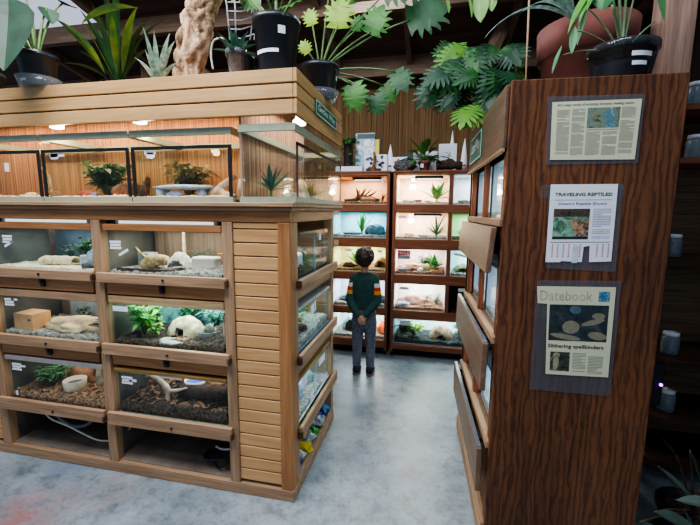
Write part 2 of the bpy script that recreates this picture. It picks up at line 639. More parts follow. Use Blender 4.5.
def terrarium(label, xf, w, d, h, group=None, style='tank', liner=None, rim=None, cards=(), name='terrarium', lid=None, edge=None, bar=False, gl=None, backglass=False, rimh=.028, lidh=.045, lidm=None):
    gl = gl or GLASS
    t = thing(name, label, 'terrarium', xf(w / 2, d / 2, 0), group=group)
    e = .006
    if style == 'tank':
        MB(xf).box(0, w, 0, d, 0, e).build('bottom_panel', liner or DARK, t)
        MB(xf).box(e, w - e, .002, .006, e, h).build('front_pane', gl, t)
        MB(xf).box(0, .004, .002, d - .002, e, h).build('side_pane', gl, t)
        MB(xf).box(w - .004, w, .002, d - .002, e, h).build('side_pane', gl, t)
        MB(xf).box(.005, w - .005, d - .006, d - .002, e, h).build('back_pane' if backglass else 'back_panel', gl if backglass else (liner or DARK), t)
    else:
        MB(xf).box(0, w, 0.01, d, 0, e).build('floor_panel', liner, t)
        L = MB(xf); L.box(0, w, d - .006, d, e, h); L.box(0, .005, .012, d - .006, e, h - .006); L.box(w - .005, w, .012, d - .006, e, h - .006); L.box(0, w, .012, d - .006, h - .006, h)
        L.build('liner', liner, t)
        MB(xf).box(.006, w - .006, .004, .009, e, h - .006).build('front_pane', gl, t)
    if rim:
        for z0, z1, nm in ((0, rimh, 'bottom_rim'), (h - rimh * .2, h + rimh, 'top_rim')):
            o = .008
            R = MB(xf); R.box(-o, w + o, -o, .012, z0, z1); R.box(-o, w + o, d - .012, d + o, z0, z1); R.box(-o, .012, .012, d - .012, z0, z1); R.box(w - .012, w + o, .012, d - .012, z0, z1)
            R.build(nm, rim, t)
    if edge:
        for x in (-.004, w - .014):
            MB(xf).box(x, x + .018, -.006, .001, rimh if rim else e, h - (.07 if bar else 0)).build('edge_strip', edge, t)
        if bar:
            MB(xf).box(-.004, w + .004, -.007, .001, h - .075, h - .058).build('door_bar', edge, t)
    if lid:
        MB(xf).box(-.004, w + .004, -.006, d, h + .001, h + lidh).build('lid', lid, t, bevel=.003)
    for (ca, cz, cw, ch, cr) in cards:
        c, s_ = math.cos(cr), math.sin(cr)
        pts = [(ca + x * c - y * s_, -.0005, cz + x * s_ + y * c) for x, y in ((-cw / 2, -ch / 2), (cw / 2, -ch / 2), (cw / 2, ch / 2), (-cw / 2, ch / 2))]
        MB(xf).add(pts, [(0, 1, 2, 3)]).build('label_card', WHITE, t, norm=False)
    return t


LIGHTS = []


def area(loc, size, energy, col=(1, 1, 1), rot=(0, 0, 0), sizey=None, name='lamp'):
    l = bpy.data.lights.new(name, 'AREA'); l.energy = energy; l.color = col; l.size = size
    if sizey: l.shape = 'RECTANGLE'; l.size_y = sizey
    o = bpy.data.objects.new(name, l); o.location = loc; o.rotation_euler = rot; COL.objects.link(o)
    return o


def point(loc, energy, col, r=.03, name='bulb light'):
    l = bpy.data.lights.new(name, 'POINT'); l.energy = energy; l.color = col; l.shadow_soft_size = r
    o = bpy.data.objects.new(name, l); o.location = loc; COL.objects.link(o)


def text_mesh(txt, fn, w, h, name, mat, parent, bold=0.0):
    """lettering stretched to w x h; fn(x, y) gives the world point"""
    cu = bpy.data.curves.new('lettering', 'FONT'); cu.body = txt; cu.size = 1; cu.offset = bold; cu.resolution_u = 2
    o = bpy.data.objects.new('lettering', cu); COL.objects.link(o)
    dg = bpy.context.evaluated_depsgraph_get(); dg.update()
    me = bpy.data.meshes.new_from_object(o.evaluated_get(dg))
    xs = [v.co.x for v in me.vertices]; ys = [v.co.y for v in me.vertices]
    x0, x1, y0, y1 = min(xs), max(xs), min(ys), max(ys)
    mb = MB(); mb.add([fn((v.co.x - x0) / (x1 - x0) * w, (v.co.y - y0) / (y1 - y0) * h) for v in me.vertices], [tuple(p.vertices) for p in me.polygons])
    bpy.data.objects.remove(o); bpy.data.curves.remove(cu); bpy.data.meshes.remove(me)
    return mb.build(name, mat, parent, norm=False)


def remeshed(mb, voxel, smooth_it=4):
    me = bpy.data.meshes.new('temp'); me.from_pydata([V(p) for p in mb.v], [], mb.f)
    bm = bmesh.new(); bm.from_mesh(me); bmesh.ops.recalc_face_normals(bm, faces=bm.faces); bm.to_mesh(me); bm.free()
    o = bpy.data.objects.new('temp', me); COL.objects.link(o)
    r = o.modifiers.new('r', 'REMESH'); r.mode = 'VOXEL'; r.voxel_size = voxel
    s = o.modifiers.new('s', 'SMOOTH'); s.factor = .5; s.iterations = smooth_it
    dg = bpy.context.evaluated_depsgraph_get(); dg.update()
    m2 = bpy.data.meshes.new_from_object(o.evaluated_get(dg))
    out = MB(); out.add([tuple(v.co) for v in m2.vertices], [tuple(p.vertices) for p in m2.polygons])
    bpy.data.objects.remove(o); bpy.data.meshes.remove(me); bpy.data.meshes.remove(m2)
    return out

# ------------------------------------------------------------------ setting
def concrete():
    t = NT('stained concrete'); co = t.coord()
    f1 = t.noise(co, 1.6, 6, .6, .3); f2 = t.noise(co, 9, 6, .65); f3 = t.noise(co, 38, 5, .65); f4 = t.noise(co, .7, 2)
    col = t.ramp(f1, [(.3, srgb((112, 123, 130))), (.5, srgb((138, 149, 156))), (.7, srgb((164, 173, 178)))])
    col = t.mix(.7, col, t.ramp(f2, [(.36, (.5, .51, .53, 1)), (.5, (1, 1, 1, 1)), (.66, (1.18, 1.18, 1.18, 1))]), 'MULTIPLY')
    col = t.mix(.55, col, t.ramp(f3, [(.3, (.45, .45, .46, 1)), (.52, (1, 1, 1, 1))]), 'MULTIPLY')
    # hairline cracks
    wn = t.n('ShaderNodeTexNoise'); wn.inputs['Scale'].default_value = 3; wn.inputs['Detail'].default_value = 5; t.l(co, wn.inputs['Vector'])
    ad = t.n('ShaderNodeVectorMath', operation='MULTIPLY_ADD'); ad.inputs[1].default_value = (.35, .35, .35); t.l(wn.outputs['Color'], ad.inputs[0]); t.l(co, ad.inputs[2])
    vo = t.n('ShaderNodeTexVoronoi', feature='DISTANCE_TO_EDGE'); vo.inputs['Scale'].default_value = .62; t.l(ad.outputs[0], vo.inputs['Vector'])
    crack = t.ramp(vo.outputs['Distance'], [(0.0, (1, 1, 1, 1)), (.006, (0, 0, 0, 1))])
    ck = t.n('ShaderNodeMath', operation='MULTIPLY'); t.l(crack, ck.inputs[0]); t.l(t.ramp(f4, [(.45, (0, 0, 0, 1)), (.6, (.6, .6, .6, 1))]), ck.inputs[1])
    col = t.mix(ck.outputs[0], col, srgb((60, 66, 72)))
    # old paint stains
    for (x, y, r, c, k) in ((-2.02, 1.36, .30, (150, 70, 62), .75), (-1.72, 1.66, .22, (140, 104, 88), .5), (-2.15, 1.75, .14, (70, 110, 160), .5), (.02, 3.35, .35, (190, 165, 140), .35)):
        vm = t.n('ShaderNodeVectorMath', operation='DISTANCE'); vm.inputs[1].default_value = (x, y, 0); t.l(ad.outputs[0], vm.inputs[0])
        vm.inputs[1].default_value = (x + .17, y + .17, .17)
        g = t.n('ShaderNodeMapRange'); g.inputs['From Min'].default_value = r; g.inputs['From Max'].default_value = 0; g.inputs['To Max'].default_value = k
        t.l(vm.outputs['Value'], g.inputs['Value'])
        mm = t.n('ShaderNodeMath', operation='MULTIPLY'); t.l(g.outputs[0], mm.inputs[0]); t.l(t.ramp(f2, [(.35, (.1, .1, .1, 1)), (.6, (1, 1, 1, 1))]), mm.inputs[1])
        col = t.mix(mm.outputs[0], col, srgb(c))
    rg = t.ramp(f2, [(.3, (.26, .26, .26, 1)), (.7, (.46, .46, .46, 1))])
    return t.done(t.bsdf(col, rg, 0, .55, f3, .12, .004))


MB().box(-6, 4, -2.5, 4.9, -.06, 0).build('floor', concrete(), kind='structure', origin=(0, 0, 0))
WALLM = reed('reed wall matting', (64, 44, 28), (112, 84, 56), (150, 116, 78), 0, 100)
WB = MB().box(-6, 4, 4.75, 4.87, 0, 3.3).build('wall_back', WALLM, kind='structure')
RS = .22


def roofz(y): return 3.23 + RS * (4.75 - y)


ROOFM = wood('roof planks', (66, 48, 42), (100, 76, 64), 'x', .8, .6, .5)
# roof deck with a rectangular opening for a daylight panel
A_, B_ = -3.9, -2.36


def roofquad(mb, x0, x1, y0, y1, th=.03):
    mb.hexa([(x0, y0, roofz(y0)), (x1, y0, roofz(y0)), (x1, y1, roofz(y1)), (x0, y1, roofz(y1)), (x0, y0, roofz(y0) + th), (x1, y0, roofz(y0) + th), (x1, y1, roofz(y1) + th), (x0, y1, roofz(y1) + th)])


def roofray(px, py):
    d = ray(px, py)
    # EYE.z + t dz = 3.23 + RS*(4.75 - t dy)
    t = (3.23 + RS * 4.75 - H) / (d.z + RS * d.y)
    return EYE + d * t


S1 = roofray(38, 42); S2 = roofray(92, 12)
SX0, SX1, SY0, SY1 = S1.x - .9, S2.x + .1, S2.y - .55, S1.y
rm = MB()
roofquad(rm, -6, 4, SY1, 4.9); roofquad(rm, -6, SX0, SY0, SY1); roofquad(rm, SX1, 4, SY0, SY1); roofquad(rm, -6, 4, .2, SY0)
rm.build('ceiling', ROOFM, kind='structure')
sk = MB(); roofquad(sk, SX0, SX1, SY0, SY1, .015)
sk.build('window_1', emit('daylight panel', (.74, .78, .95), .62), kind='structure')
n = 0
for y, hh, dd in ((4.45, .20, .07), (3.55, .16, .07), (2.75, .14, .07), (1.9, .14, .07)):
    n += 1
    z = roofz(y)
    MB().box(-6, 4, y, y + dd, z - hh, z + .01).build('trim_%d' % n, beamwood('x'), kind='structure')
for x in (-4.4, -3.3, -2.2, -1.1, -.32, .65, 1.7):
    n += 1
    r = MB()
    r.hexa([(x, .3, roofz(.3) - .1), (x + .05, .3, roofz(.3) - .1), (x + .05, 4.75, roofz(4.75) - .1), (x, 4.75, roofz(4.75) - .1),
            (x, .3, roofz(.3)), (x + .05, .3, roofz(.3)), (x + .05, 4.75, roofz(4.75)), (x, 4.75, roofz(4.75))])
    r.build('trim_%d' % n, beamwood('y'), kind='structure')
# round-cut timber brace and post behind the plants
n += 1
p0, p1 = at(151, 84, 1, 4.2), at(139, 8, 1, 4.2)
MB().box(p1.x - .03, p1.x + .07, 4.2, 4.3, 1.9, roofz(4.25)).build('trim_%d' % n, beamwood('z'), kind='structure')
n += 1
a_, b_ = at(175, 50, 1, 4.0), at(118, 5, 1, 4.0)
MB().tube([a_ + (a_ - b_) * 1.2, b_ + (b_ - a_) * .6], .05, 8).build('trim_%d' % n, beamwood('x'), kind='structure')
n += 1
a_, b_ = at(499, 38, 1, 4.1), at(532, -30, 1, 4.1)
MB().tube([a_ + (a_ - b_) * .5, b_], .075, 8).build('trim_%d' % n, beamwood('z'), kind='structure')
n += 1
PY = 2.25
q0, q1 = at(662, 60, 1, PY), at(702, 60, 1, PY)
MB().box(q0.x, q1.x - .045, PY, PY + .14, 0, roofz(PY)).build('trim_%d' % n, wood('rough roof post', (120, 92, 80), (176, 142, 124), 'z', .8, .7, .4), kind='structure')
# dark wall of planks on the right
MB().box(2.1, 2.16, .8, 4.75, 0, 3.9).build('wall_right', wood('dark plank wall', (38, 28, 24), (60, 44, 36), 'z', .8, .7), kind='structure')

# ------------------------------------------------------------------ oak island cabinet
IX, IY = -.689, 1.795          # corner
XL, YB = -3.35, 2.66
isl = thing('display_cabinet', 'long oak island cabinet with slatted corner, plank canopy and rows of built-in tanks', 'cabinet', ((XL + IX) / 2, 2.25, 0))


def part(mb, name, mat, parent=None, bevel=.003, **k): return mb.build(name, mat, parent or isl, bevel=bevel, **k)


part(MB().box(XL, IX + .006, IY - .006, YB, 0, .066), 'base', oakgrey('x'))
part(MB().box(XL, IX - .05, IY + .02, YB - .02, .066, .072), 'bottom_shelf', plain('grey bottom board', (128, 116, 104), .85, 0, .3, 6), bevel=0)
part(MB().box(XL, IX, IY, IY + .045, 1.537, 1.595), 'top_rail', oakrail('x'))
part(MB().box(IX - .045, IX, IY + .045, YB, 1.537, 1.595), 'top_rail', oakrail('y'))
ct = MB(); ct.box(XL, IX + .035, IY - .04, 2.80, 1.615, 1.637); ct.box(XL, IX + .018, IY - .02, 2.79, 1.595, 1.615)
part(ct, 'counter_top', oakgrey('x'))
POSTS = [(-2.705, -2.64), (-1.88, -1.82), (-1.065, -1.006)]
for x0, x1 in POSTS: part(MB().box(x0, x1, IY - .004, IY + .05, .066, 1.537), 'post', oakgrey('z'))
part(MB().box(-.757, IX, IY - .004, IY + .075, .02, 1.537), 'corner_post', oakrail('z'))
part(MB().box(IX - .06, IX, YB - .055, YB, .066, 1.537), 'post', oakgrey('z'))
part(MB().box(IX - .03, IX - .002, IY + .075, IY + .115, .066, 1.537), 'post', oakgrey('z'))


def slats(x0, x1, name):
    g = MB(); z = .085
    while z < 1.53:
        z2 = min(z + .0655, 1.535)
        g.box(x0, x1, IY + .006, IY + .022, z, z2); z += .071
    part(g, name, oak('x'))
    part(MB().box(x0, x1, IY + .022, IY + .03, .066, 1.537), 'slat_backing', DARK, bevel=0)


slats(-1.006, -.757, 'slat_panel'); slats(XL, -2.705, 'slat_panel')
# inner carcass
part(MB().box(XL, -1.035, 2.27, 2.285, .072, 1.595), 'back_board', plain('inner dark board', (104, 98, 92), .85, 0, .35, 5), bevel=0)
part(MB().box(-1.045, -1.035, IY + .05, 2.27, .072, 1.595), 'back_board', plain('inner dark board', (70, 58, 50), .85), bevel=0)
for z in (1.215, .805, .385):
    part(MB().box(-2.64, -1.05, IY + .05, 2.265, z - .02, z), 'shelf', plain('inner shelf board', (110, 84, 60), .8, 0, .2), bevel=0)
    part(MB().box(-1.03, IX - .03, 1.90, 2.60, z - .02, z), 'shelf', plain('inner shelf board', (110, 84, 60), .8), bevel=0)
part(MB().box(-1.86, -1.84, IY + .05, 2.265, .072, 1.595), 'divider', plain('inner dark board', (70, 58, 50), .85), bevel=0)
part(MB().box(-2.66, -2.645, IY + .05, 2.265, .072, 1.595), 'divider', plain('inner dark board', (70, 58, 50), .85), bevel=0)
part(MB().box(XL, IX - .06, YB - .02, YB - .002, .066, 1.595), 'back_board', oakrail('x'), bevel=0)
BRONZE = plain('dark bronze', (92, 70, 52), .5, .3, .2)
ROWS = [(1.115, 1.187, 1.243), (.69, .762, .826), (.27, .325, .402)]  # rail bottom, flap bottom, flap top
for r, (zr, zb, zt) in enumerate(ROWS):
    for k, (x0, x1) in enumerate(((-2.67, -1.872), (-1.845, -1.035))):
        if r < 2:
            rl = part(MB().box(x0 + .035, x1 - .03, IY + .004, IY + .03, zr, zb), 'rail', oakrail('x'))
            lx = (x0 + x1) / 2 + (.0 if k else .02)
            la = MB(); la.box(lx - .013, lx + .013, IY - .012, IY + .004, zb - .05, zb - .004); la.box(lx - .008, lx + .008, IY - .024, IY - .012, zb - .03, zb + .004)
            la.build('latch', BLACK, rl, bevel=.002)
        fl = part(MB().box(x0, x1, IY - .03, IY - .005, zb, zt), 'flap', oakgrey('x'))
        MB().box(x1 - .008, x1 + .003, IY - .033, IY - .006, zb + .01, zb + .042).build('hinge', BRONZE, fl)
        MB().tube([((x0 + x1) / 2 + .03, IY - .031, zb + .03), ((x0 + x1) / 2 + .03, IY - .036, zb + .03)], .007, 8).build('knob', BLACK, fl)
    # side flaps
    y0, y1 = IY + .085, YB + .03
    if r < 2: part(MB().box(IX - .03, IX - .006, y0 + .03, YB - .055, zr, zb), 'rail', oakgrey('y'))
    fl = part(MB().box(IX + .003, IX + .026, y0, y1, zb - .01, zt - .012), 'flap', oakgrey('y'))
    MB().box(IX + .001, IX + .03, y0 - .004, y0 + .008, zb + .002, zb + .04).build('hinge', BRONZE, fl)
part(MB().box(IX - .02, IX + .004, IY + .075, YB, .066, .095), 'rail', oakgrey('y'))
# reed backing above the counter
RM1 = reed('lamp tinted reed mat', (120, 64, 36), (200, 134, 88), (236, 190, 146), 0, 105)  # warm lamp light worked into the reed colours
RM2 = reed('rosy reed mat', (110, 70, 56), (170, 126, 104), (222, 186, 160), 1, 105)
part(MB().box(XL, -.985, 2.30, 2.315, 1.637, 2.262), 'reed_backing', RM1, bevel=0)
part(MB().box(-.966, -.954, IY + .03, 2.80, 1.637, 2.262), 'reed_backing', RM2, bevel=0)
part(MB().box(-1.005, -.97, 2.285, 2.30, 1.637, 2.262), 'post', wood('orange brown stud', (120, 52, 24), (170, 84, 40), 'z'), bevel=0)  # orange brown wood tone
# canopy
CF = at(296.5, 66, 1, IY - .03); CX, CY = CF.x, IY - .03
z1 = CF.z; z0 = at(296, 113, 1, CY).z
CYE = at(342, 112, 0, CX).y
hb = (z1 - z0) / 3
for k in range(3):
    a, b = z0 + hb * k + (.004 if k else 0), z0 + hb * (k + 1) - .004
    part(MB().box(XL, CX - .02, CY, CY + .02, a, b), 'canopy_board', wood('canopy oak board', (176, 138, 90), (200, 162, 112), 'x', .5, 1, .15), bevel=.002)
    part(MB().box(CX - .018, CX, CY + .0, CYE, a, b), 'canopy_board', wood('canopy oak board', (176, 138, 90), (200, 162, 112), 'y', .5, 1, .15), bevel=.002)
part(MB().box(XL, CX - .02, CY + .02, CY + .026, z0, z1 - .01), 'canopy_backing', DARK, bevel=0)
part(MB().box(CX - .026, CX - .018, CY + .026, CYE - .01, z0, z1 - .01), 'canopy_backing', DARK, bevel=0)
TOPZ = z1 - .012
part(MB().box(XL, CX - .02, CY + .026, CYE - .01, TOPZ - .02, TOPZ), 'canopy_deck', wood('canopy deck board', (150, 112, 76), (186, 146, 102), 'x'), bevel=0)
for px, py in ((57, 127), (140, 122)):
    p = at(px, py, 1, CY + .10)
    lampo = MB().lathe((p.x, p.y, p.z - .01), [(.02, 0), (.034, .004), (.036, .03), (.02, .05), (.012, .07), (.012, TOPZ - p.z)], 20).build('canopy_lamp', emit('hot lamp face', (1, .86, .68), 9), isl, smooth=True)
    point((p.x, p.y + .05, p.z - .05), 2.0, (1, .72, .46), .03)
p = at(305, 123, 1, CY + .25)
lampo = MB().lathe((p.x - .05, p.y + .05, p.z), [(.02, 0), (.035, .004), (.036, .02), (.02, .04), (.012, TOPZ - p.z)], 20).build('canopy_lamp', emit('hot lamp face', (1, .86, .68), 9), isl, smooth=True)
area((-1.95, 2.12, z0 + .13), 1.9, 11.0, (1, .70, .46), sizey=.12)
area((-2.9, 2.12, z0 + .13), .6, 2.4, (1, .70, .48), sizey=.12)
area((-.82, 2.35, z0 + .13), .12, 3.6, (1, .80, .64), sizey=.8)

# green sign on the canopy's aisle side
GREEN = plain('green sign enamel', (20, 110, 86), .4, 0, .06)


def sign(label, f, w, h, txt, frac):
    """f(a, z, off) -> world"""
    X = lambda a, b, z: f(a, z, b)
    s = MB(X).box(0, w, 0, .006, 0, h).build('sign', GREEN, label=label, cat='sign')
    b = MB(X); e = .006
    for q in ((e, w - e, .0062, .0072, e, e * 1.7), (e, w - e, .0062, .0072, h - e * 1.7, h - e), (e, e * 1.7, .0062, .0072, e, h - e), (w - e * 1.7, w - e, .0062, .0072, e, h - e)): b.box(*q)
    b.build('border', WHITE, s)
    text_mesh(txt, lambda x, y: f(x + w * (1 - frac) / 2, y + h * .26, .0068), w * frac, h * .52, 'lettering', WHITE, s, .008)
    return s


sa, sb = at(314.5, 97.5, 0, CX), at(335.5, 133, 0, CX)
st = at(314.5, 114, 0, CX)
sw = sb.y - sa.y; shh = sa.z - st.z
sign('green sign with white lettering on the oak canopy end above the aisle', lambda a, z, o: V((CX + .001 + o, sa.y + a, sa.z - shh + z)), sw, shh, 'Gecko Way', .8)

# ---------------- upper tanks on the counter
UZ = 1.638
UH = .35
uppers = [(-2.80, -2.225, 'leftmost', 'cut by the photo edge'), (-2.20, -1.625, 'second', ''), (-1.60, -1.015, 'third', '')]
ULAB = ['pale-rimmed glass tank on the oak counter at the photo\'s left edge, bare reed backing',
        'pale-rimmed glass tank on the oak counter holding a round-fronted green bush',
        'pale-rimmed glass tank on the oak counter with bluish slab and dry scrub']
for i, (x0, x1, _, _) in enumerate(uppers):
    xf = plainxf(x0, IY + .03, UZ)
    terrarium(ULAB[i], xf, x1 - x0, .44, UH, 'glass tanks on the island counter', rim=SEAL, edge=BLACK, bar=True, backglass=True,
              cards=[[(.33, .20, .035, .05, 0)], [(.10, .262, .10, .022, .05), (.08, .255, .05, .03, 0)], [(.11, .262, .07, .02, 0), (.11, .248, .045, .03, 0)]][i])
UW = .575
xf = plainxf(-2.80, IY + .03, UZ)
noisy_bed(xf, UW, .44, .03, .012, PINKSAND, 'rosy sand in the leftmost counter tank', 1)
rock(xf, .34, .12, .03, (.035, .03, .02), ROCKP, 'small pale stone on sand in the leftmost counter tank', seed=2)
rock(xf, .47, .16, .03, (.06, .04, .022), ROCKB, 'flat orange stone on sand in the leftmost counter tank', seed=5)
branch(xf, [(.37, .22, .03), (.39, .2, .15), (.36, .19, .22)], [.012, .012, .01], DRIFT, 'upright orange stick in the leftmost counter tank')
xf = plainxf(-2.20, IY + .03, UZ)
hz = noisy_bed(xf, UW, .44, .03, .012, PINKSAND, 'rosy sand in the counter tank with the round green bush', 3)
plant(xf, .19, .24, .03, 'bush', 330, .27, leafm('bush green', (44, 92, 60), (84, 136, 92)), 'dense blue-green bush in the second counter tank', seed=4, width=.13, spread=1.25, lim=(.05, .33, .12, .34, .24))
branch(xf, [(.34, .14, .05), (.42, .16, .075), (.53, .17, .07)], [.042, .052, .04], BARK, 'rust brown bark log in the second counter tank', name='log', cat='log', n=12)
branch(xf, [(.50, .19, .06), (.54, .18, .15)], [.03, .012], BARK, 'broken bark stub standing behind the rust brown log', name='bark_stub', cat='log')
rock(xf, .19, .09, .03, (.06, .03, .025), plain('red stone', (150, 70, 50), .8), 'red stone in front of the round green bush', seed=8)
rock(xf, .27, .06, .03, (.022, .02, .016), plain('blue grey pebble', (90, 100, 130), .6), 'blue grey pebble beside the red stone', cat='pebble', name='pebble', seed=9)
xf = plainxf(-1.60, IY + .03, UZ)
noisy_bed(xf, .585, .44, .03, .012, PINKSAND, 'rosy sand in the counter tank with the bluish slab', 6)
plant(xf, .13, .3, .03, 'bush', 300, .26, plain('dry olive scrub', (132, 136, 88), .7, 0, .4, 40), 'dry olive scrub at the back left of the third counter tank', seed=6, width=.11, spread=1.3, lim=(.04, .24, .2, .4, .23))
s = MB(xf); s.blob((.22, .12, .085), (.19, .07, .016), .12, 8, 3, 3, -.8); s.box(.06, .10, .09, .16, .02, .08); s.box(.32, .36, .09, .16, .02, .08)
s.build('slab', plain('bluish basking slab', (150, 176, 206), .35, 0, .2), smooth=True, label='bluish flat basking slab in the third counter tank', cat='slab')
branch(xf, [(.37, .14, .04), (.44, .13, .07), (.53, .14, .15)], [.02, .03, .016], DRIFT, 'pale orange driftwood at the right end of the third counter tank', twigs=[([(.44, .12, .07), (.50, .08, .05), (.55, .09, .04)], .02)])
rock(xf, .2, .06, .028, (.05, .02, .02), plain('slate pebble', (80, 96, 128), .5), 'slate blue stone below the bluish slab', seed=12)
# bark pieces in the gap between tanks
g = MB(); g.tube([(-.985, 1.90, UZ), (-.978, 1.91, 1.80), (-.99, 1.91, 1.95)], [.020, .016, .006], 8, wob=.5)
g.build('bark_strip', BARK, smooth=True, label='tall bark strip standing in the gap left of the corner tank', cat='bark')
g = MB(); g.tube([(-1.0, 1.86, UZ + .012), (-.985, 1.87, 1.72), (-.985, 1.86, 1.76)], [.016, .02, .008], 8, wob=.5)
g.build('bark_chunk', DRIFT, smooth=True, label='short pale bark chunk in the gap left of the corner tank', cat='bark')
# corner tank, long side on the aisle
xf = plainxf(-.945, IY + .0, UZ)
TW, TD = .283, .95
terrarium('corner glass tank on the oak counter with one spiky green aloe', xf, TW, TD, UH, 'glass tanks on the island counter', rim=SEAL, edge=None, backglass=True)
e = MB(); x = IX + .029
e2 = thing('sliding_door', 'black-framed glass door on the aisle side of the corner tank', 'door', (x, IY + .45, UZ))
e.box(x, x + .006, IY + .02, IY + .035, UZ + .023, UZ + .29); e.box(x, x + .006, IY + .93, IY + .945, UZ + .023, UZ + .29); e.box(x, x + .006, IY + .02, IY + .945, UZ + .28, UZ + .295)
e.build('door_frame', BLACK, e2)
noisy_bed(xf, TW, TD, .02, .006, PINKSAND, 'rosy sand on the floor of the corner tank', 9)
plant(xf, .115, .10, .02, 'rosette', 14, .16, leafm('aloe green', (34, 74, 60), (64, 112, 92)), 'spiky blue-green aloe in the corner tank', name='aloe', seed=3, width=.17, trunk=.03)
MB(xf).lathe((.20, .12, .015), [(.018, 0), (.018, .035), (.012, .035), (.012, .01), (.001, .01)], 16).build('small_cup', CREAM, smooth=True, label='small cream cup beside the aloe', cat='cup')
branch(xf, [(.17, .5, .02), (.19, .38, .07), (.21, .30, .11), (.23, .26, .09)], [.03, .035, .03, .02], DRIFT, 'orange lit knot of driftwood in the corner tank behind the aloe')
MB(xf).box(.14, .25, .24, .34, .012, .06).build('food_box', plain('pale food tub', (190, 190, 184), .5), label='pale square tub behind the aloe', cat='tub', bevel=.006)
dish(xf, .2, .62, .018, .04, .035, GREYP, BLUEG, 'grey dish at the far end of the corner tank')

# ---------------- front tanks in the oak face
FD = .40
BAYX = (-2.615, -1.80)
BW = .725
RZ = (1.216, .806, .386)
FH = (.262, .255, .262)


def fxf(k, r): return plainxf(BAYX[k], IY + .006, RZ[r])


DULL = plain('dim olive liner', (120, 116, 96), .8, 0, .25, 4)
BROWNL = wood('brown wooden liner', (84, 72, 60), (136, 118, 98), 'z', .8, .6, .4)
GREYL = plain('blue grey liner', (74, 88, 100), .7, 0, .4, 7)
TEAL = plain('teal painted backdrop', (104, 160, 164), .7, 0, .7, 16)
HOOD = oakrail('x')
TERS = {}
def cardsat(a, z, n=3): return [(a, z - i * .017, .075 - .006 * (i % 2), .013, 0) for i in range(n)]


TERS[0, 0] = terrarium('top left front tank of the oak island, cream log on pale sand', fxf(0, 0), BW, FD, FH[0], 'built-in front tanks', liner=GREYL, lid=HOOD, lidh=.038, cards=cardsat(.12, .215) + [(.125, .168, .07, .014, .45)], rim=None)
TERS[1, 0] = terrarium('top right front tank of the oak island, white-mouthed cave and white dish', fxf(1, 0), BW, FD, FH[0], 'built-in front tanks', liner=BROWNL, lid=HOOD, lidh=.038, cards=cardsat(.07, .2) + [(.12, .142, .07, .014, .5)])
TERS[0, 1] = terrarium('middle left front tank of the oak island, broad pale stone and card box', fxf(0, 1), BW, FD, FH[1], 'built-in front tanks', liner=BROWNL, lid=oakgrey('x'), cards=cardsat(.08, .235) + [(.12, .235, .05, .012, 0)])
TERS[1, 1] = terrarium('middle right front tank of the oak island, leafy jungle with teal backdrop', fxf(1, 1), BW, FD, FH[1], 'built-in front tanks', liner=TEAL, lid=wood('pale lid wood', (170, 140, 100), (206, 178, 134), 'x'), cards=[(.07, .225, .10, .03, 0)])
TERS[0, 2] = terrarium('bottom left front tank of the oak island, cream bowl on wood chips', fxf(0, 2), BW, FD, FH[2], 'built-in front tanks', liner=plain('dark brown liner', (70, 58, 48), .8), lid=plain('pale grey lid', (160, 154, 148), .6, 0, .1), lidh=.03, cards=cardsat(.08, .235) + [(.13, .225, .04, .012, 0), (.06, .04, .015, .03, 0)])  # liner in an even dark brown
TERS[1, 2] = terrarium('bottom right front tank of the oak island, dark soil and forked stick', fxf(1, 2), BW, FD, FH[2], 'built-in front tanks', liner=plain('grey green liner', (120, 128, 120), .7), lid=wood('ochre lid strip', (140, 110, 60), (178, 142, 84), 'x'), lidh=.022, cards=cardsat(.08, .23) + [(.12, .215, .05, .016, 0), (.37, .26, .15, .014, 0)])
# top left
X = fxf(0, 0)
hz = noisy_bed(X, BW, FD, .032, .010, SAND, 'pale sand in the top left front tank', 21)
half_log(X, .34, .13, .045, .24, .042, plain('cream mottled bark', (222, 202, 160), .9, 0, .3, 40, .8), 'cream mottled half log in the top left front tank', seed=3)
plant(X, .38, .27, .045, 'bush', 110, .2, LG[1], 'dark green plant behind the cream half log', seed=11, spread=1.5, lim=(.2, .54, .2, .38, .19))
plant(X, .53, .25, .045, 'bush', 64, .18, leafm('emerald leaf', (20, 130, 70), (60, 180, 100)), 'bright emerald plant right of the cream half log', seed=12, lim=(.44, .6, .2, .36, .17))
MB(X).box(.52, .60, .10, .17, .035, .10).build('feeding_tub', plain('lilac white tub', (206, 206, 214), .4), label='small whitish square tub in the top left front tank', cat='tub', bevel=.005)
rock(X, .66, .10, .045, (.06, .06, .07), plain('blue white rock', (170, 184, 190), .8, 0, .4, 30), 'blue white rock at the right end of the top left front tank', seed=15)
rock(X, .62, .06, .035, (.03, .03, .02), plain('slate chip', (80, 86, 96), .8), 'dark slate chip in front of the blue white rock', seed=16)
MB(X).box(.19, .215, .2, .22, .03, .255).build('divider_strip', BARKD, label='upright dark strip left of the cream half log', cat='strip')
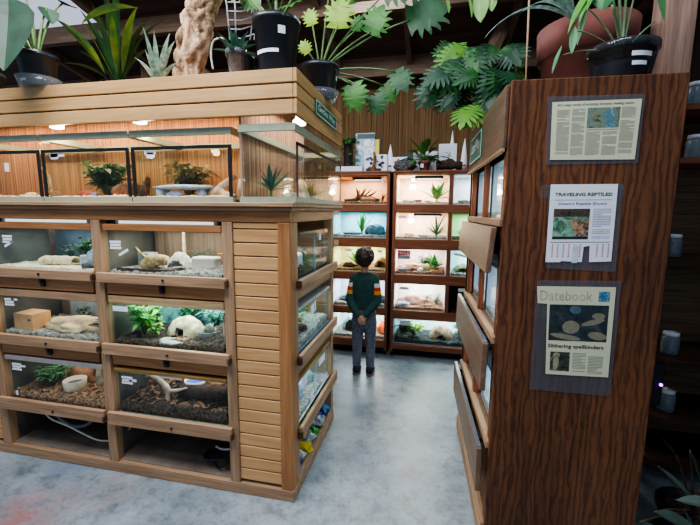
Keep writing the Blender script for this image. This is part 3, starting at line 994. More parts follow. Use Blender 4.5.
# top right
X = fxf(1, 0)
hz = noisy_bed(X, BW, FD, .036, .010, GRAVEL, 'grey gravel in the top right front tank', 23, lump=[(.62, .14, .10, .035)])
branch(X, [(.14, .12, .05), (.20, .13, .085), (.29, .14, .085)], [.03, .045, .025], plain('mottled twisted root', (190, 170, 120), .9, 0, .55, 40, .8), 'mottled twisted root beside the white cave', twigs=[([(.18, .12, .08), (.13, .11, .13), (.11, .1, .165)], [.012, .008, .005])], name='root')
cave(X, .375, .14, .05, .15, .12, .085, plain('white mottled stone', (214, 212, 204), .85, 0, .4, 40), 'white mottled cave with dark mouth in the top right front tank', seed=5, hole=.5, holeh=.62)
MB(X).box(.47, .62, .10, .18, .04, .115).build('white_dish', plain('white plastic tub', (236, 226, 216), .4, 0, .04), label='white oblong tub in the top right front tank', cat='tub', bevel=.008)
MB(X).tube([(.69, .2, .05), (.66, .19, .14), (.68, .19, .21)], [.009, .007, .004], 6, wob=.4).tube([(.66, .19, .13), (.59, .18, .13)], [.007, .003], 6).tube([(.66, .19, .11), (.60, .18, .09)], [.006, .003], 6).tube([(.665, .19, .15), (.69, .17, .19)], [.006, .003], 6).build('orange_branch', plain('amber branch', (216, 140, 60), .7), smooth=True, label='amber forked branch at the right end of the top right front tank', cat='branch')  # amber is the branch's base colour
MB(X).box(.05, .42, .015, .03, .012, .05).build('front_strip', BARKD, label='dark bark strip along the front glass of the top right front tank', cat='strip')
MB(X).box(.03, .12, .2, .28, .03, .115).build('water_tub', plain('grey blue tub', (128, 146, 156), .5), label='grey blue tub behind the twisted root', cat='tub', bevel=.005)
branch(X, [(.27, .33, .05), (.26, .34, .14), (.255, .35, .24)], [.012, .01, .01], DRIFT, 'upright grey vine on the back of the top right front tank', name='vine', cat='vine')
# middle left
X = fxf(0, 1)
hz = noisy_bed(X, BW, FD, .03, .012, GRAVEL, 'grey gravel in the middle left front tank', 25)
b = MB(X); b.hexa([(.03, .05, .02), (.19, .04, .02), (.19, .16, .02), (.03, .17, .02), (.03, .05, .13), (.19, .04, .13), (.19, .16, .13), (.03, .17, .13)])
bo = b.build('card_box', plain('tan cardboard', (206, 162, 116), .8, 0, .1), label='tan cardboard hide box at the left of the middle left front tank', cat='box')
MB(X).blob((.165, .0435, .095), (.016, .003, .009), .2, 8, 2).build('hole', BLACK, bo)
rock(X, .42, .14, .02, (.21, .10, .058), plain('broad cream stone', (224, 200, 160), .85, 0, .25, 14, .6), 'broad cream stone filling the middle left front tank', seed=31, amp=.3, sub=4)
dish(X, .58, .16, .072, .045, .014, plain('blue enamel dish', (60, 110, 160), .3), BLUEG, 'small blue dish on the broad cream stone', oval=1.25)
MB(X).box(.18, .5, .3, .38, .02, .22).build('grey_tub', plain('grey storage tub', (112, 122, 132), .6), label='grey tub at the back of the middle left front tank', cat='tub', bevel=.01)
plant(X, .655, .14, .03, 'bush', 50, .13, leafm('grey green leaf', (60, 80, 70), (110, 128, 110)), 'grey green tuft at the right end of the middle left front tank', seed=14, lim=(.58, .71, .05, .3, .14))
plant(X, .3, .28, .03, 'bush', 50, .12, leafm('grey moss', (80, 96, 92), (120, 136, 128)), 'grey mossy tuft behind the broad cream stone', seed=15, lim=(.2, .5, .2, .29, .15))
# middle right
X = fxf(1, 1)
hz = noisy_bed(X, BW, FD, .035, .016, SOIL, 'dark soil in the middle right front tank', 27, lump=[(.6, .2, .12, .07)])
noisy_bed(lambda a, b, z: X(a + .34, b + .03, z + .024), .22, .13, .02, .012, CHIPS, 'patch of brown bark chips in the middle right front tank', 4, name='bark_chips')
plant(X, .11, .13, .035, 'bush', 110, .25, leafm('jungle green leaf', (50, 150, 60), (120, 200, 90)), 'bright jungle plant at the left of the middle right front tank', seed=21, width=.17, lim=(.03, .25, .04, .22, .235))
plant(X, .22, .09, .035, 'bush', 40, .13, leafm('lime tip leaf', (90, 170, 60), (170, 210, 90)), 'lime green low plant before the cream cave', seed=22, lim=(.14, .3, .03, .14, .16))
cave(X, .37, .17, .035, .24, .15, .12, ROCKP, 'cream rounded cave with small dark mouth in the jungle tank', seed=8, hole=.22, holeh=.55)
rock(X, .36, .055, .025, (.085, .045, .016), plain('flat pale stone', (176, 180, 170), .8), 'flat pale stone in front of the cream cave', seed=33)
dish(X, .545, .13, .04, .05, .05, plain('clay grey bowl', (120, 124, 120), .7), SOIL, 'grey bowl with a dark stone in the jungle tank', oval=1.2, name='bowl')
rock(X, .55, .13, .07, (.03, .025, .04), ROCKG, 'dark upright stone standing in the grey bowl', seed=35)
plant(X, .3, .33, .035, 'upright', 12, .20, LG[3], 'blue-green spiky plant at the back of the jungle tank', seed=23, lim=None, width=.12)
plant(X, .64, .27, .09, 'bush', 60, .13, LG[6], 'dusky plant on the soil mound in the jungle tank', seed=24, lim=(.5, .7, .15, .37, .23))
plant(X, .47, .33, .035, 'bush', 50, .19, leafm('teal leaf', (50, 120, 110), (120, 190, 180)), 'teal leafy plant behind the grey bowl', seed=25, lim=(.38, .6, .24, .38, .23))
MB(X).tube([(.70, .05, .03), (.695, .05, .12), (.7, .045, .23)], [.008, .006, .005], 6, wob=.4).build('twig', DRIFT, smooth=True, label='thin upright twig at the right end of the jungle tank', cat='twig')
# bottom left
X = fxf(0, 2)
hz = noisy_bed(X, BW, FD, .045, .016, CHIPS, 'wood chip litter in the bottom left front tank', 29)
dish(X, .38, .12, .045, .062, .066, CREAM, BLUEG, 'cream bowl with blue inside on the wood chips', oval=1.0, name='feeding_bowl', cat='bowl')
plant(X, .19, .14, .045, 'bush', 170, .18, leafm('fern green', (50, 110, 70), (84, 144, 94)), 'ferny green plant left of the cream bowl', seed=31, spread=1.5, width=.13, lim=(.05, .31, .04, .26, .17))
rock(X, .33, .25, .04, (.13, .07, .075), plain('sandstone brown', (150, 108, 80), .9, 0, .3, 16), 'sandstone brown rock behind the ferny plant', seed=41, amp=.4)
branch(X, [(.50, .2, .04), (.47, .22, .11), (.45, .24, .20)], [.03, .022, .014], plain('grey driftwood', (150, 140, 124), .9, 0, .4, 20), 'grey driftwood leaning at the back of the wood chip tank')
plant(X, .60, .25, .12, 'bush', 60, .14, leafm('spring green', (60, 140, 90), (110, 180, 110)), 'spring green plant at the back right of the wood chip tank', seed=33, lim=(.5, .7, .16, .37, .235))
MB(X).blob((.6, .26, .08), (.11, .07, .05), .3, 8, 3, 4).build('back_rock', plain('dun rock', (140, 124, 100), .9), smooth=True, label='dun rock under the spring green plant', cat='rock')
lt = MB(X); rr = random.Random(78)
for i in range(420):
    a, b = rr.uniform(.03, .69), rr.uniform(.03, .36); z = hz(a, b) + .006; t2 = rr.uniform(0, PI); l_, w_ = rr.uniform(.008, .02), rr.uniform(.004, .008)
    c_, s_ = math.cos(t2), math.sin(t2); up = rr.uniform(0, .012)
    lt.quad((a - c_ * l_ - s_ * w_, b - s_ * l_ + c_ * w_, z), (a + c_ * l_ - s_ * w_, b + s_ * l_ + c_ * w_, z + up), (a + c_ * l_ + s_ * w_, b + s_ * l_ - c_ * w_, z + up), (a - c_ * l_ + s_ * w_, b - s_ * l_ - c_ * w_, z))
lt.build('wood_chips', plain('tan wood chips', (160, 124, 92), .9, 0, .7, 30), label='tan wood chips strewn round the cream bowl', cat='wood chips', kind='stuff', norm=False)
# bottom right
X = fxf(1, 2)
hz = noisy_bed(X, BW, FD, .06, .022, SOIL, 'dark soil in the bottom right front tank', 31, lump=[(.2, .22, .13, .07), (.5, .2, .2, .03)])
branch(X, [(.30, .07, .03), (.285, .075, .10), (.29, .08, .14), (.22, .09, .20), (.17, .1, .215)], [.010, .012, .016, .018, .022], plain('bone pale stick', (214, 192, 166), .7, 0, .2), 'bone pale forked stick in the dark soil tank', name='forked_stick', cat='stick', twigs=[([(.285, .08, .13), (.34, .1, .13), (.4, .1, .15)], [.012, .009, .006]), ([(.21, .09, .20), (.26, .1, .21)], [.014, .006])])
branch(X, [(.34, .13, .115), (.5, .12, .12), (.69, .13, .135)], [.035, .045, .04], BARKD, 'dark rough log lying across the dark soil tank', name='log', cat='log', n=12)
dish(X, .41, .17, .15, .045, .022, WHITE, plain('cobalt blue', (40, 80, 190), .3), 'white and cobalt dish tipped on the dark log', oval=1.4)
rock(X, .56, .17, .155, (.05, .03, .025), plain('orange bark bit', (190, 140, 100), .9), 'orange bark piece on the dark log', seed=44)
MB(X).blob((.33, .26, .16), (.045, .03, .05), .3, 8, 3, 8).build('red_pot', plain('crimson clay', (150, 50, 64), .6), smooth=True, label='crimson clay lump behind the forked stick', cat='lump')
for q, (a, b, rr) in enumerate(((.2, .09, .03), (.25, .07, .022), (.42, .05, .03), (.5, .06, .022))):
    rock(X, a, b, .055, (rr * 1.5, rr, rr * .7), plain('leaf litter brown', (120, 84, 60), .9, 0, .4), ['larger rusty bark bit left of the forked stick', 'small rusty bark bit at the foot of the forked stick', 'larger rusty bark bit right of the forked stick', 'rightmost small rusty bark bit in the dark soil tank'][q], name='bark_bit', cat='bark', seed=50 + q)
lt = MB(X); rr = random.Random(77)
for i in range(420):
    a, b = rr.uniform(.03, .69), rr.uniform(.03, .36); z = hz(a, b) + .006; t2 = rr.uniform(0, PI); l_, w_ = rr.uniform(.008, .02), rr.uniform(.004, .008)
    c_, s_ = math.cos(t2), math.sin(t2); up = rr.uniform(0, .012)
    lt.quad((a - c_ * l_ - s_ * w_, b - s_ * l_ + c_ * w_, z), (a + c_ * l_ - s_ * w_, b + s_ * l_ + c_ * w_, z + up), (a + c_ * l_ + s_ * w_, b + s_ * l_ - c_ * w_, z + up), (a - c_ * l_ + s_ * w_, b - s_ * l_ - c_ * w_, z))
lt.build('leaf_litter', plain('brown leaf litter flakes', (128, 96, 70), .9, 0, .8, 30), label='brown leaf litter strewn over the dark soil tank', cat='leaf litter', kind='stuff', norm=False)
MB(X).tube([(.03, .36, .05), (.16, .06, .215)], .012, 8).build('bamboo_rod', plain('dull bamboo', (120, 116, 90), .7), smooth=True, label='slanting dull bamboo rod at the left of the dark soil tank', cat='rod')
extra = [
    (1, 0, 'bush', 60, .12, LG[6], 'dusky moss tuft behind the white cave', .42, .3, (.3, .56, .24, .38, .14)),
    (1, 1, 'bush', 90, .2, leafm('deep jungle leaf', (24, 84, 60), (60, 130, 90)), 'deep green jungle plant behind the cream cave', .26, .32, (.16, .42, .26, .38, .23)),
    (1, 1, 'bush', 70, .16, leafm('mist leaf', (90, 130, 130), (140, 180, 176)), 'mist grey plant at the back right of the jungle tank', .62, .34, (.52, .71, .28, .38, .22)),
    (0, 1, 'bush', 70, .15, LG[6], 'dusky tuft at the back right of the card box tank', .55, .32, (.42, .7, .26, .38, .17)),
    (0, 0, 'bush', 60, .12, LG[6], 'dusky tuft by the upright dark strip of the cream log tank', .24, .3, (.2, .36, .24, .38, .13)),
    (1, 2, 'bush', 50, .12, leafm('rust leaf litter', (120, 70, 46), (80, 54, 40)), 'rusty dry tuft at the right end of the dark soil tank', .6, .26, (.5, .71, .16, .38, .2))]
for q, (k, r, kd, n_, s_, m_, lb, a, b, lm_) in enumerate(extra):
    plant(fxf(k, r), a, b, .04, kd, n_, s_, m_, lb, seed=200 + q, spread=1.4, lim=lm_)
for k in (0, 1):
    for r in range(3):
        p = fxf(k, r)(BW / 2, .2, FH[r] - .006)
        en = {(0, 0): 1.7, (1, 0): 2.6, (0, 1): 1.1, (1, 1): 3.4, (0, 2): .75, (1, 2): 1.0}[k, r]
        cl = {(0, 0): (.80, .93, 1), (1, 0): (1, .95, .86), (0, 1): (1, .9, .8), (1, 1): (.85, 1, .96), (0, 2): (1, .9, .8), (1, 2): (.9, .95, 1)}[k, r]
        area(p, .62, en * 1.1, cl, sizey=.28)
for k in (0, 1):
    p = V(fxf(k, 0)(BW / 2, .05, FH[0] + .0385))
    t = thing('tube_light', 'white tube light glowing on the hood of the top %s front tank' % ['left', 'right'][k], 'light', p)
    MB().tube([(p.x - .3, p.y, p.z + .009), (p.x + .3, p.y, p.z + .009)], .008, 8).build('tube', emit('cool tube glow', (.86, .95, 1), .9), t, smooth=True)
    for sx in (-1, 1): MB().box(p.x + sx * .31 - .01, p.x + sx * .31 + .01, p.y - .012, p.y + .012, p.z, p.z + .02).build('tube_holder', WHITE, t)
# ---------------- aisle-side tanks
SY, SW, SD = IY + .125, .66, .30


def sxf(r): return sidexf(IX - .012, SY, RZ[r])


SL = ['top aisle-side tank of the oak island with a white box on moss', 'middle aisle-side tank of the oak island with bluish water and ferns', 'bottom aisle-side tank of the oak island with blue tubs']
for r in range(3):
    terrarium(SL[r], sxf(r), SW, SD, (.262, .24, .25)[r], 'aisle-side tanks', liner=[plain('slate liner', (96, 104, 110), .7), plain('sky liner', (130, 170, 186), .7), plain('white liner', (196, 206, 208), .7)][r],
              gl=GLASSB, lid=[None, plain('silver lid', (170, 174, 178), .5), wood('ochre lid strip', (140, 110, 60), (178, 142, 84), 'y')][r], lidh=.02,
              cards=[[(.44, .215, .05, .04, 0)], [(.30, .19, .10, .06, .2)], [(.10, .21, .12, .05, 0), (.48, .2, .14, .05, 0), (.26, .05, .07, .05, 0), (.55, .04, .14, .03, 0)]][r])
    d = MB(sxf(r)); d.box(SW * .47, SW * .47 + .004, -.003, .0, .0, .24); d.box(SW * .47 + .03, SW * .47 + .034, -.003, .0, 0, .24)
    d.build('glass_divider', glass('pane edge', (.55, .8, .9), 1.4, .25), label=['pair of pale blue pane edges in front of the top aisle-side tank', 'pair of pale blue pane edges in front of the middle aisle-side tank', 'pair of pale blue pane edges in front of the bottom aisle-side tank'][r], cat='pane edge')
    area(sxf(r)(SW / 2, SD / 2, .235), .2, (1.2, 1.9, 1.6)[r], (.86, .96, 1), sizey=.55)
X = sxf(0)
noisy_bed(X, SW, SD, .05, .02, plain('dark moss', (60, 72, 50), .95, 0, .6, 60, .8), 'dark moss in the top aisle-side tank', 41)
MB(X).box(.10, .28, .06, .2, .04, .13).build('white_box', WHITE, label='white box in the top aisle-side tank', cat='box', bevel=.012)
plant(X, .45, .14, .05, 'bush', 60, .12, LG[1], 'low mossy plant in the top aisle-side tank', seed=41, lim=(.3, .62, .04, .27, .15), spread=1.4)
X = sxf(1)
noisy_bed(X, SW, SD, .05, .02, GRAVEL, 'grey gravel in the middle aisle-side tank', 43)
plant(X, .44, .14, .05, 'bush', 70, .17, LG[0], 'green fern in the middle aisle-side tank', seed=43, lim=(.3, .62, .04, .27, .2), spread=1.2)
rock(X, .16, .14, .05, (.09, .07, .05), plain('blue grey rock', (110, 134, 150), .8), 'blue grey rock in the middle aisle-side tank', seed=61)
branch(X, [(.08, .1, .05), (.2, .08, .09), (.3, .06, .06)], [.02, .025, .02], BARKD, 'dark root in the middle aisle-side tank', name='root')
X = sxf(2)
noisy_bed(X, SW, SD, .02, .006, GRAVEL, 'grey gravel in the bottom aisle-side tank', 45)
dish(X, .27, .14, .018, .07, .10, plain('sky blue tub', (120, 176, 214), .4), BLUEG, 'sky blue round tub in the bottom aisle-side tank', name='round_tub', cat='tub')
dish(X, .11, .1, .018, .05, .06, plain('aqua cup', (150, 190, 200), .4), plain('pale water', (200, 220, 226), .2), 'aqua cup nearest the corner post in the bottom aisle-side tank', name='cup', cat='cup')
rock(X, .5, .14, .02, (.08, .06, .05), plain('sea green stone', (110, 150, 150), .7), 'sea green stone in the bottom aisle-side tank', seed=63)
# packets in the bottom opening on the aisle side
cols = [('blue and white', (70, 120, 214)), ('silver', (180, 186, 196)), ('navy', (50, 70, 150)), ('white', (222, 226, 232)), ('green', (70, 160, 50)), ('sky blue', (100, 160, 220)), ('yellow', (220, 196, 50)), ('grey', (160, 168, 178))]
k = 0
ordn = ['nearest', 'second', 'third', 'fourth', 'fifth', 'sixth', 'seventh', 'farthest']
PKM = {}
for row in range(3):
    for i in range(8):
        nm, c = cols[(i * 3 + row * 5) % 8]
        if row == 1 and i == 1: nm, c = cols[4]
        if row == 2 and i in (3, 4): nm, c = cols[6]
        yy = IY + .12 + i * .093 + .02 * math.sin(i * 3 + row)
        xx = IX - .045 - .045 * row
        zz = .115 + .050 * row + (.012 if row else 0)
        m = MB(); m.blob((xx, yy, zz + .012), (.036, .05, .036), .9, 12, 2, i * 3 + row * 17, rot=i)
        pm = PKM.setdefault(nm, plain(nm + ' foil packet', c, .28, 0, .5, 40))
        m.build('snack_packet', pm, label='%s crumpled packet, %s from the corner post in the %s row' % (nm, ordn[i], ['lowest front', 'middle', 'uppermost back'][row]), cat='packet', group='crumpled packets in the bottom opening on the aisle side')
        k += 1
# cables in the bottom openings
def cable(pts, r, m, label, name='cable', cat='cable'):
    P = [V(p) for p in pts]; out = []
    for i in range(len(P) - 1):
        a, b, c, d = P[max(i - 1, 0)], P[i], P[i + 1], P[min(i + 2, len(P) - 1)]
        for k in range(6):
            t = k / 6
            out.append(.5 * ((2 * b) + (c - a) * t + (2 * a - 5 * b + 4 * c - d) * t * t + (3 * b - a - 3 * c + d) * t ** 3))
    out.append(P[-1])
    MB().tube(out, r, 6).build(name, m, smooth=True, label=label, cat=cat)


WCAB = plain('off white cable', (196, 190, 176), .5, 0, .08)
cable([at(43, 408, 1, 1.84), at(50, 418, 1, 1.86), at(68, 426, 1, 1.86), at(84, 434, 1, 1.86), at(98, 440, 1, 1.86), at(112, 440, 1, 1.88), at(124, 433, 1, 1.9), at(132, 426, 1, 1.92)], .006, WCAB, 'off-white cable looping under the bottom left tank')
cable([at(56, 414, 1, 1.95), at(64, 421, 1, 1.95), at(74, 426, 1, 1.95), at(86, 425, 1, 1.95), at(94, 419, 1, 1.95)], .013, GREYP, 'grey coiled hose under the bottom left tank', 'hose', 'hose')
MB().box(-2.33, -2.27, 1.99, 2.02, .3, .325).build('plug', GREYP, label='grey plug hanging under the bottom left tank', cat='plug')
cp = []
for i in range(30):
    a = i * .62; rr_ = .075 + .02 * math.sin(i * 1.7)
    cp.append((-1.185 + rr_ * 1.3 * math.cos(a), 1.93 + rr_ * math.sin(a), .088 + .0015 * i + .045 * (1 + math.sin(a * 1.0 + .8)) * (i % 3 == 0)))
cable(cp, .006, BLACK, 'coil of black cable under the bottom right tank')
cable([at(216, 446, 1, 1.95), at(222, 449, 1, 1.95), at(232, 449, 1, 1.95)], .007, WHITE, 'short white cable end above the black coil')
cable([(-1.62, 2.2, .09), (-1.5, 2.1, .10), (-1.42, 2.0, .30)], .014, GREYP, 'grey pipe under the bottom right tank', 'pipe', 'pipe')
# ------------------------------------------------------------------ back shelving
SYF = 4.05
SDP = .46


def shelf_unit(label, x0, x1, xs, rows, top):
    """rows: list of (z0, z1) openings; xs: inner divider positions per row"""
    t = thing('shelf_unit', label, 'shelf', ((x0 + x1) / 2, SYF + SDP / 2, 0))
    B = dict(bevel=.003)
    MB().box(x0, x0 + .033, SYF, SYF + .03, .05, top).build('post', redwood('z'), t, **B)
    MB().box(x1 - .033, x1, SYF, SYF + .03, .05, top).build('post', redwood('z'), t, **B)
    zs = [.085] + [z for r in rows for z in r] + [top]
    zs = sorted(zs)
    for i in range(0, len(zs), 2):
        MB().box(x0 + .033, x1 - .033, SYF, SYF + .03, zs[i], zs[i + 1]).build('rail', redwood('x'), t, **B)
    for z0, z1 in rows:
        MB().box(x0 + .01, x1 - .01, SYF + .03, SYF + SDP, z0 - .016, z0 - .001).build('shelf', redwood('x'), t)
    s = MB(); s.box(x0, x0 + .015, SYF + .03, SYF + SDP, .0, top); s.build('side_panel', redwood('z'), t)
    s = MB(); s.box(x1 - .015, x1, SYF + .03, SYF + SDP, .0, top); s.build('side_panel', redwood('z'), t)
    MB().box(x0, x1, SYF - .01, SYF + SDP, top, top + .018).build('top_board', redwood('x'), t, **B)
    MB().box(x0 + .01, x1 - .01, SYF + SDP - .012, SYF + SDP - .002, .05, top).build('back_board', DARK, t)
    MB().box(x0 + .02, x1 - .02, SYF + .06, SYF + .09, 0, .085).build('kick_board', DARK, t)
    for r, dv in enumerate(xs):
        if dv: MB().box(dv - .018, dv + .018, SYF + .002, SYF + .028, rows[r][0], rows[r][1]).build('divider', redwood('z'), t)
    return t


RL = [(.172, .458), (.54, .846), (.935, 1.212), (1.308, 1.59), (1.668, 1.972)]
RR = [(.145, .432), (.53, .826), (.924, 1.202), (1.304, 1.588), (1.672, 1.98)]
LX0, LX1 = -1.10, -.437
RX0, RX1 = -.405, .95
shelf_unit('left red-brown shelf unit against the reed wall, five lit tanks', LX0, LX1, [None] * 5, RL, 2.0)
shelf_unit('right red-brown shelf unit against the reed wall, two columns of lit tanks', RX0, RX1, [None, .19, .19, .19, .186], RR, 1.998)
sb = MB()
for z in (1.25, 1.585):
    p = MB().box(LX0 + .06, LX0 + .11, SYF - .012, SYF - .001, z - .03, z + .03).build('paper_tag', plain('tan paper tag', (190, 160, 130), .8), label='tan paper tag on the left shelf unit, %s of two' % ('upper' if z > 1.4 else 'lower'), cat='tag')


def viv(label, x0, x1, z0, z1, liner, lc, en, cards=(), bulb=None, strip=False, grp='tanks in the back shelves'):
    xf = plainxf(x0, SYF + .032, z0)
    w, h = x1 - x0, z1 - z0 - .002
    terrarium(label, xf, w, .40, h, grp, style='viv', liner=liner, cards=cards)
    area(xf(w / 2, .2, h - .02), w * .7, en * 1.7, lc, sizey=.22)
    if strip:
        f = thing('strip_light', 'black strip light under the roof of the ' + strip, 'light', xf(w * .5, .1, h - .034))
        MB(xf).box(w * .34, w * .88, .07, .13, h - .034, h - .008).build('housing', BLACK, f, bevel=.004)
        MB(xf).box(w * .38, w * .84, .08, .12, h - .037, h - .034).build('tube', emit('strip tube', (1, .95, .9), 3), f)
    if bulb:
        a, z, col, e, nm = bulb
        b = thing('heat_bulb', nm, 'bulb', xf(a, .22, h - .006 - .1))
        MB(xf).lathe((a, .22, z), [(.004, 0), (.03, .008), (.036, .03), (.022, .055)], 16).build('glass_bulb', emit('heat bulb glow', (1, .86, .7), 14), b, smooth=True)
        MB(xf).lathe((a, .22, z + .055), [(.024, 0), (.022, .04), (.01, h - z - .062)], 16).build('lamp_holder', CREAM, b, smooth=True)
        point(xf(a, .17, z - .03), e, col, .03)
    return xf, w, h


def lin(name, rgb): return plain(name, rgb, .7, 0, .16, 7)


A0, A1 = LX0 + .034, LX1 - .034
B0, B1 = RX0 + .034, .172
C0, C1 = .209, RX1 - .034
# left column, top to bottom
X, w, h = viv('orange lit tank in the top row of the left shelf unit', A0, A1, *RL[4], lin('peach liner', (226, 184, 148)), (1, .78, .56), 3.2, strip='top left back tank', cards=[(w_ := .54, .25, .03, .045, 0)])
noisy_bed(X, w, .4, .03, .012, CHIPS, 'brown litter in the orange lit top tank of the left shelf unit', 51)
branch(X, [(.1, .14, .04), (.28, .15, .06), (.36, .14, .075), (.5, .13, .045)], [.02, .03, .03, .02], BARKD, 'dark crooked branch in the orange lit back tank', twigs=[([(.33, .15, .07), (.42, .16, .12), (.46, .16, .15)], [.016, .01, .005]), ([(.28, .15, .06), (.36, .17, .13), (.40, .18, .18)], [.014, .009, .004])])
plant(X, .26, .2, .03, 'rosette', 9, .2, LG[4], 'brown dried rosette left of centre in the orange lit back tank', seed=51, width=.22)
plant(X, .52, .2, .03, 'rosette', 7, .13, plain('rust leaf', (150, 70, 40), .7), 'small rust red rosette at the right of the orange lit back tank', seed=52, width=.22)
rock(X, .37, .12, .03, (.09, .05, .035), ROCKB, 'brown flat rock in the orange lit back tank', seed=71)
X, w, h = viv('cyan lit tank in the second row of the left shelf unit', A0, A1, *RL[3], lin('aqua liner', (160, 206, 216)), (.62, .92, 1), 3.0)
noisy_bed(X, w, .4, .03, .008, GRAVEL, 'grey gravel in the cyan lit back tank', 52)
plant(X, .30, .16, .03, 'upright', 8, .25, LG[0], 'upright green leaf sprig in the cyan lit back tank', seed=53, width=.16)
rock(X, .45, .16, .02, (.11, .09, .085), plain('steel blue rock', (70, 104, 122), .8), 'large steel blue rock in the cyan lit back tank', seed=73)
branch(X, [(.36, .12, .03), (.42, .12, .10), (.40, .12, .13), (.47, .11, .11)], [.016, .014, .012, .008], BARKD, 'dark bent twig in the cyan lit back tank', name='twig')
rock(X, .2, .1, .03, (.1, .05, .02), plain('steel blue rock', (70, 104, 122), .8), 'low steel blue stone in the cyan lit back tank', seed=74)
X, w, h = viv('yellow lit tank in the third row of the left shelf unit, behind the child\'s head', A0, A1, *RL[2], lin('lemon liner', (226, 222, 176)), (1, .95, .66), 3.2, cards=[(.18, .235, .08, .03, 0), (.53, .23, .05, .03, 0)])
noisy_bed(X, w, .4, .03, .012, CHIPS, 'brown litter in the yellow lit back tank', 53)
plant(X, .25, .18, .03, 'grass', 26, .27, LG[0], 'grassy green plant left of the child\'s head in the yellow lit tank', seed=54, width=.1, spread=1.5)
rock(X, .17, .12, .03, (.07, .05, .035), BARKD, 'dark stone at the left of the yellow lit back tank', seed=75)
cave(X, .53, .16, .03, .15, .12, .12, ROCKB, 'brown cave with black mouth right of the child\'s head', seed=9, hole=.55, holeh=.7)
X, w, h = viv('white lit tank in the fourth row of the left shelf unit, behind the child\'s shoulders', A0, A1, *RL[1], lin('frost liner', (206, 220, 232)), (.92, .96, 1), 2.6)
noisy_bed(X, w, .4, .03, .01, GRAVEL, 'grey gravel in the white lit fourth row tank', 54)
rock(X, .14, .14, .03, (.09, .06, .04), plain('slate stone', (100, 110, 120), .8), 'slate stone at the left of the fourth row tank', seed=76)
rock(X, .54, .13, .03, (.06, .05, .05), plain('dark stone', (60, 60, 66), .8), 'dark stone right of the child\'s elbow', seed=77)
X, w, h = viv('white and orange lit tank in the bottom row of the left shelf unit', A0, A1, *RL[0], lin('ice liner', (210, 226, 230)), (.94, .98, 1), 2.4)
noisy_bed(X, w, .4, .03, .01, GRAVEL, 'grey gravel in the bottom tank of the left shelf unit', 55)
cave(X, .20, .17, .03, .24, .17, .2, plain('blue grey rock wall', (120, 140, 146), .9, 0, .5, 20), 'blue grey cave rock in the bottom tank of the left shelf unit', seed=12, hole=.5, holeh=.7)
rock(X, .55, .14, .03, (.06, .06, .09), plain('vivid orange rock', (226, 120, 60), .8, 0, .3, 30), 'orange rock in the bottom tank right of the child\'s leg', seed=78)  # orange base colour on the rock
point(X(.55, .06, .23), .6, (1, .5, .25), .02)
# right unit, first column
X, w, h = viv('warm white tank in the top row of the right shelf unit with a glowing bulb', B0, B1, *RR[4], lin('blush liner', (240, 216, 196)), (1, .88, .76), 2.6, bulb=(.16, .165, (1, .76, .5), 2.2, 'glowing heat bulb in the top tank of the right shelf unit'), strip='top tank of the right shelf unit')
noisy_bed(X, w, .4, .025, .006, SAND, 'pale sand in the top tank of the right shelf unit', 56)
plant(X, .42, .16, .02, 'rosette', 13, .22, LG[0], 'broad leaved plant in the top tank of the right shelf unit', seed=61, width=.3, spread=1.0, trunk=.02)
dish(X, .22, .12, .02, .045, .03, plain('maroon bowl', (96, 50, 44), .4), SOIL, 'maroon bowl in the top tank of the right shelf unit', name='bowl')
rock(X, .12, .12, .02, (.06, .04, .018), ROCKG, 'flat grey stone left of the maroon bowl', seed=79)
branch(X, [(.28, .1, .03), (.36, .11, .035)], [.01, .008], BARKD, 'dark short stick right of the maroon bowl', name='stick', cat='stick')
X, w, h = viv('warm white tank in the second row of the right shelf unit with a glowing bulb', B0, B1, *RR[3], lin('blush liner', (240, 216, 196)), (1, .88, .78), 2.6, bulb=(.15, .165, (1, .76, .5), 2.2, 'glowing heat bulb in the second tank of the right shelf unit'), strip='second tank of the right shelf unit', cards=[(.07, .235, .09, .025, 0)])
noisy_bed(X, w, .4, .025, .006, GRAVEL, 'grey gravel in the second tank of the right shelf unit', 57)
plant(X, .43, .16, .02, 'grass', 30, .27, LG[1], 'spiky grass plant in the second tank of the right shelf unit', seed=62, width=.08, spread=1.9)
rock(X, .14, .13, .02, (.06, .04, .03), plain('peach stone', (220, 170, 120), .8), 'peach stone under the bulb of the second tank', seed=80)
rock(X, .30, .1, .02, (.07, .04, .018), ROCKG, 'flat grey stone in the second tank of the right shelf unit', seed=81)
X, w, h = viv('pink white tank in the third row of the right shelf unit with a red sign', B0, B1, *RR[2], lin('rose white liner', (236, 214, 210)), (1, .92, .9), 2.6)
noisy_bed(X, w, .4, .03, .012, CHIPS, 'brown litter in the third tank of the right shelf unit', 58)
sg = thing('window_sign', 'red and grey lettered sign on the glass of the third right tank', 'sign', X(.10, .0, .19))
MB(X).box(.03, .165, -.002, .0015, .21, .258).build('red_field', plain('sign red', (186, 30, 36), .5, 0, .05), sg)
MB(X).box(.03, .165, -.002, .0015, .165, .208).build('grey_field', plain('sign grey', (150, 150, 156), .5, 0, .05), sg)
text_mesh('HOLD', lambda x, y: X(.038 + x, -.0026, .219 + y), .12, .03, 'lettering', WHITE, sg, .01)
plant(X, .42, .17, .03, 'rosette', 18, .2, LG[0], 'green leafy plant at the right of the third right tank', seed=63, width=.26, spread=.9)
plant(X, .31, .28, .03, 'bush', 110, .19, LG[1], 'dark green bush behind the olive bark arch', seed=163, spread=1.6, lim=(.18, .5, .2, .37, .2))
half_log(X, .34, .18, .03, .22, .075, plain('olive bark', (126, 120, 76), .9, 0, .5, 30), 'olive bark arch in the third tank of the right shelf unit', seed=7)
rock(X, .2, .14, .03, (.09, .06, .05), plain('pink sandstone', (204, 160, 130), .9), 'pink sandstone in the third tank of the right shelf unit', seed=82)
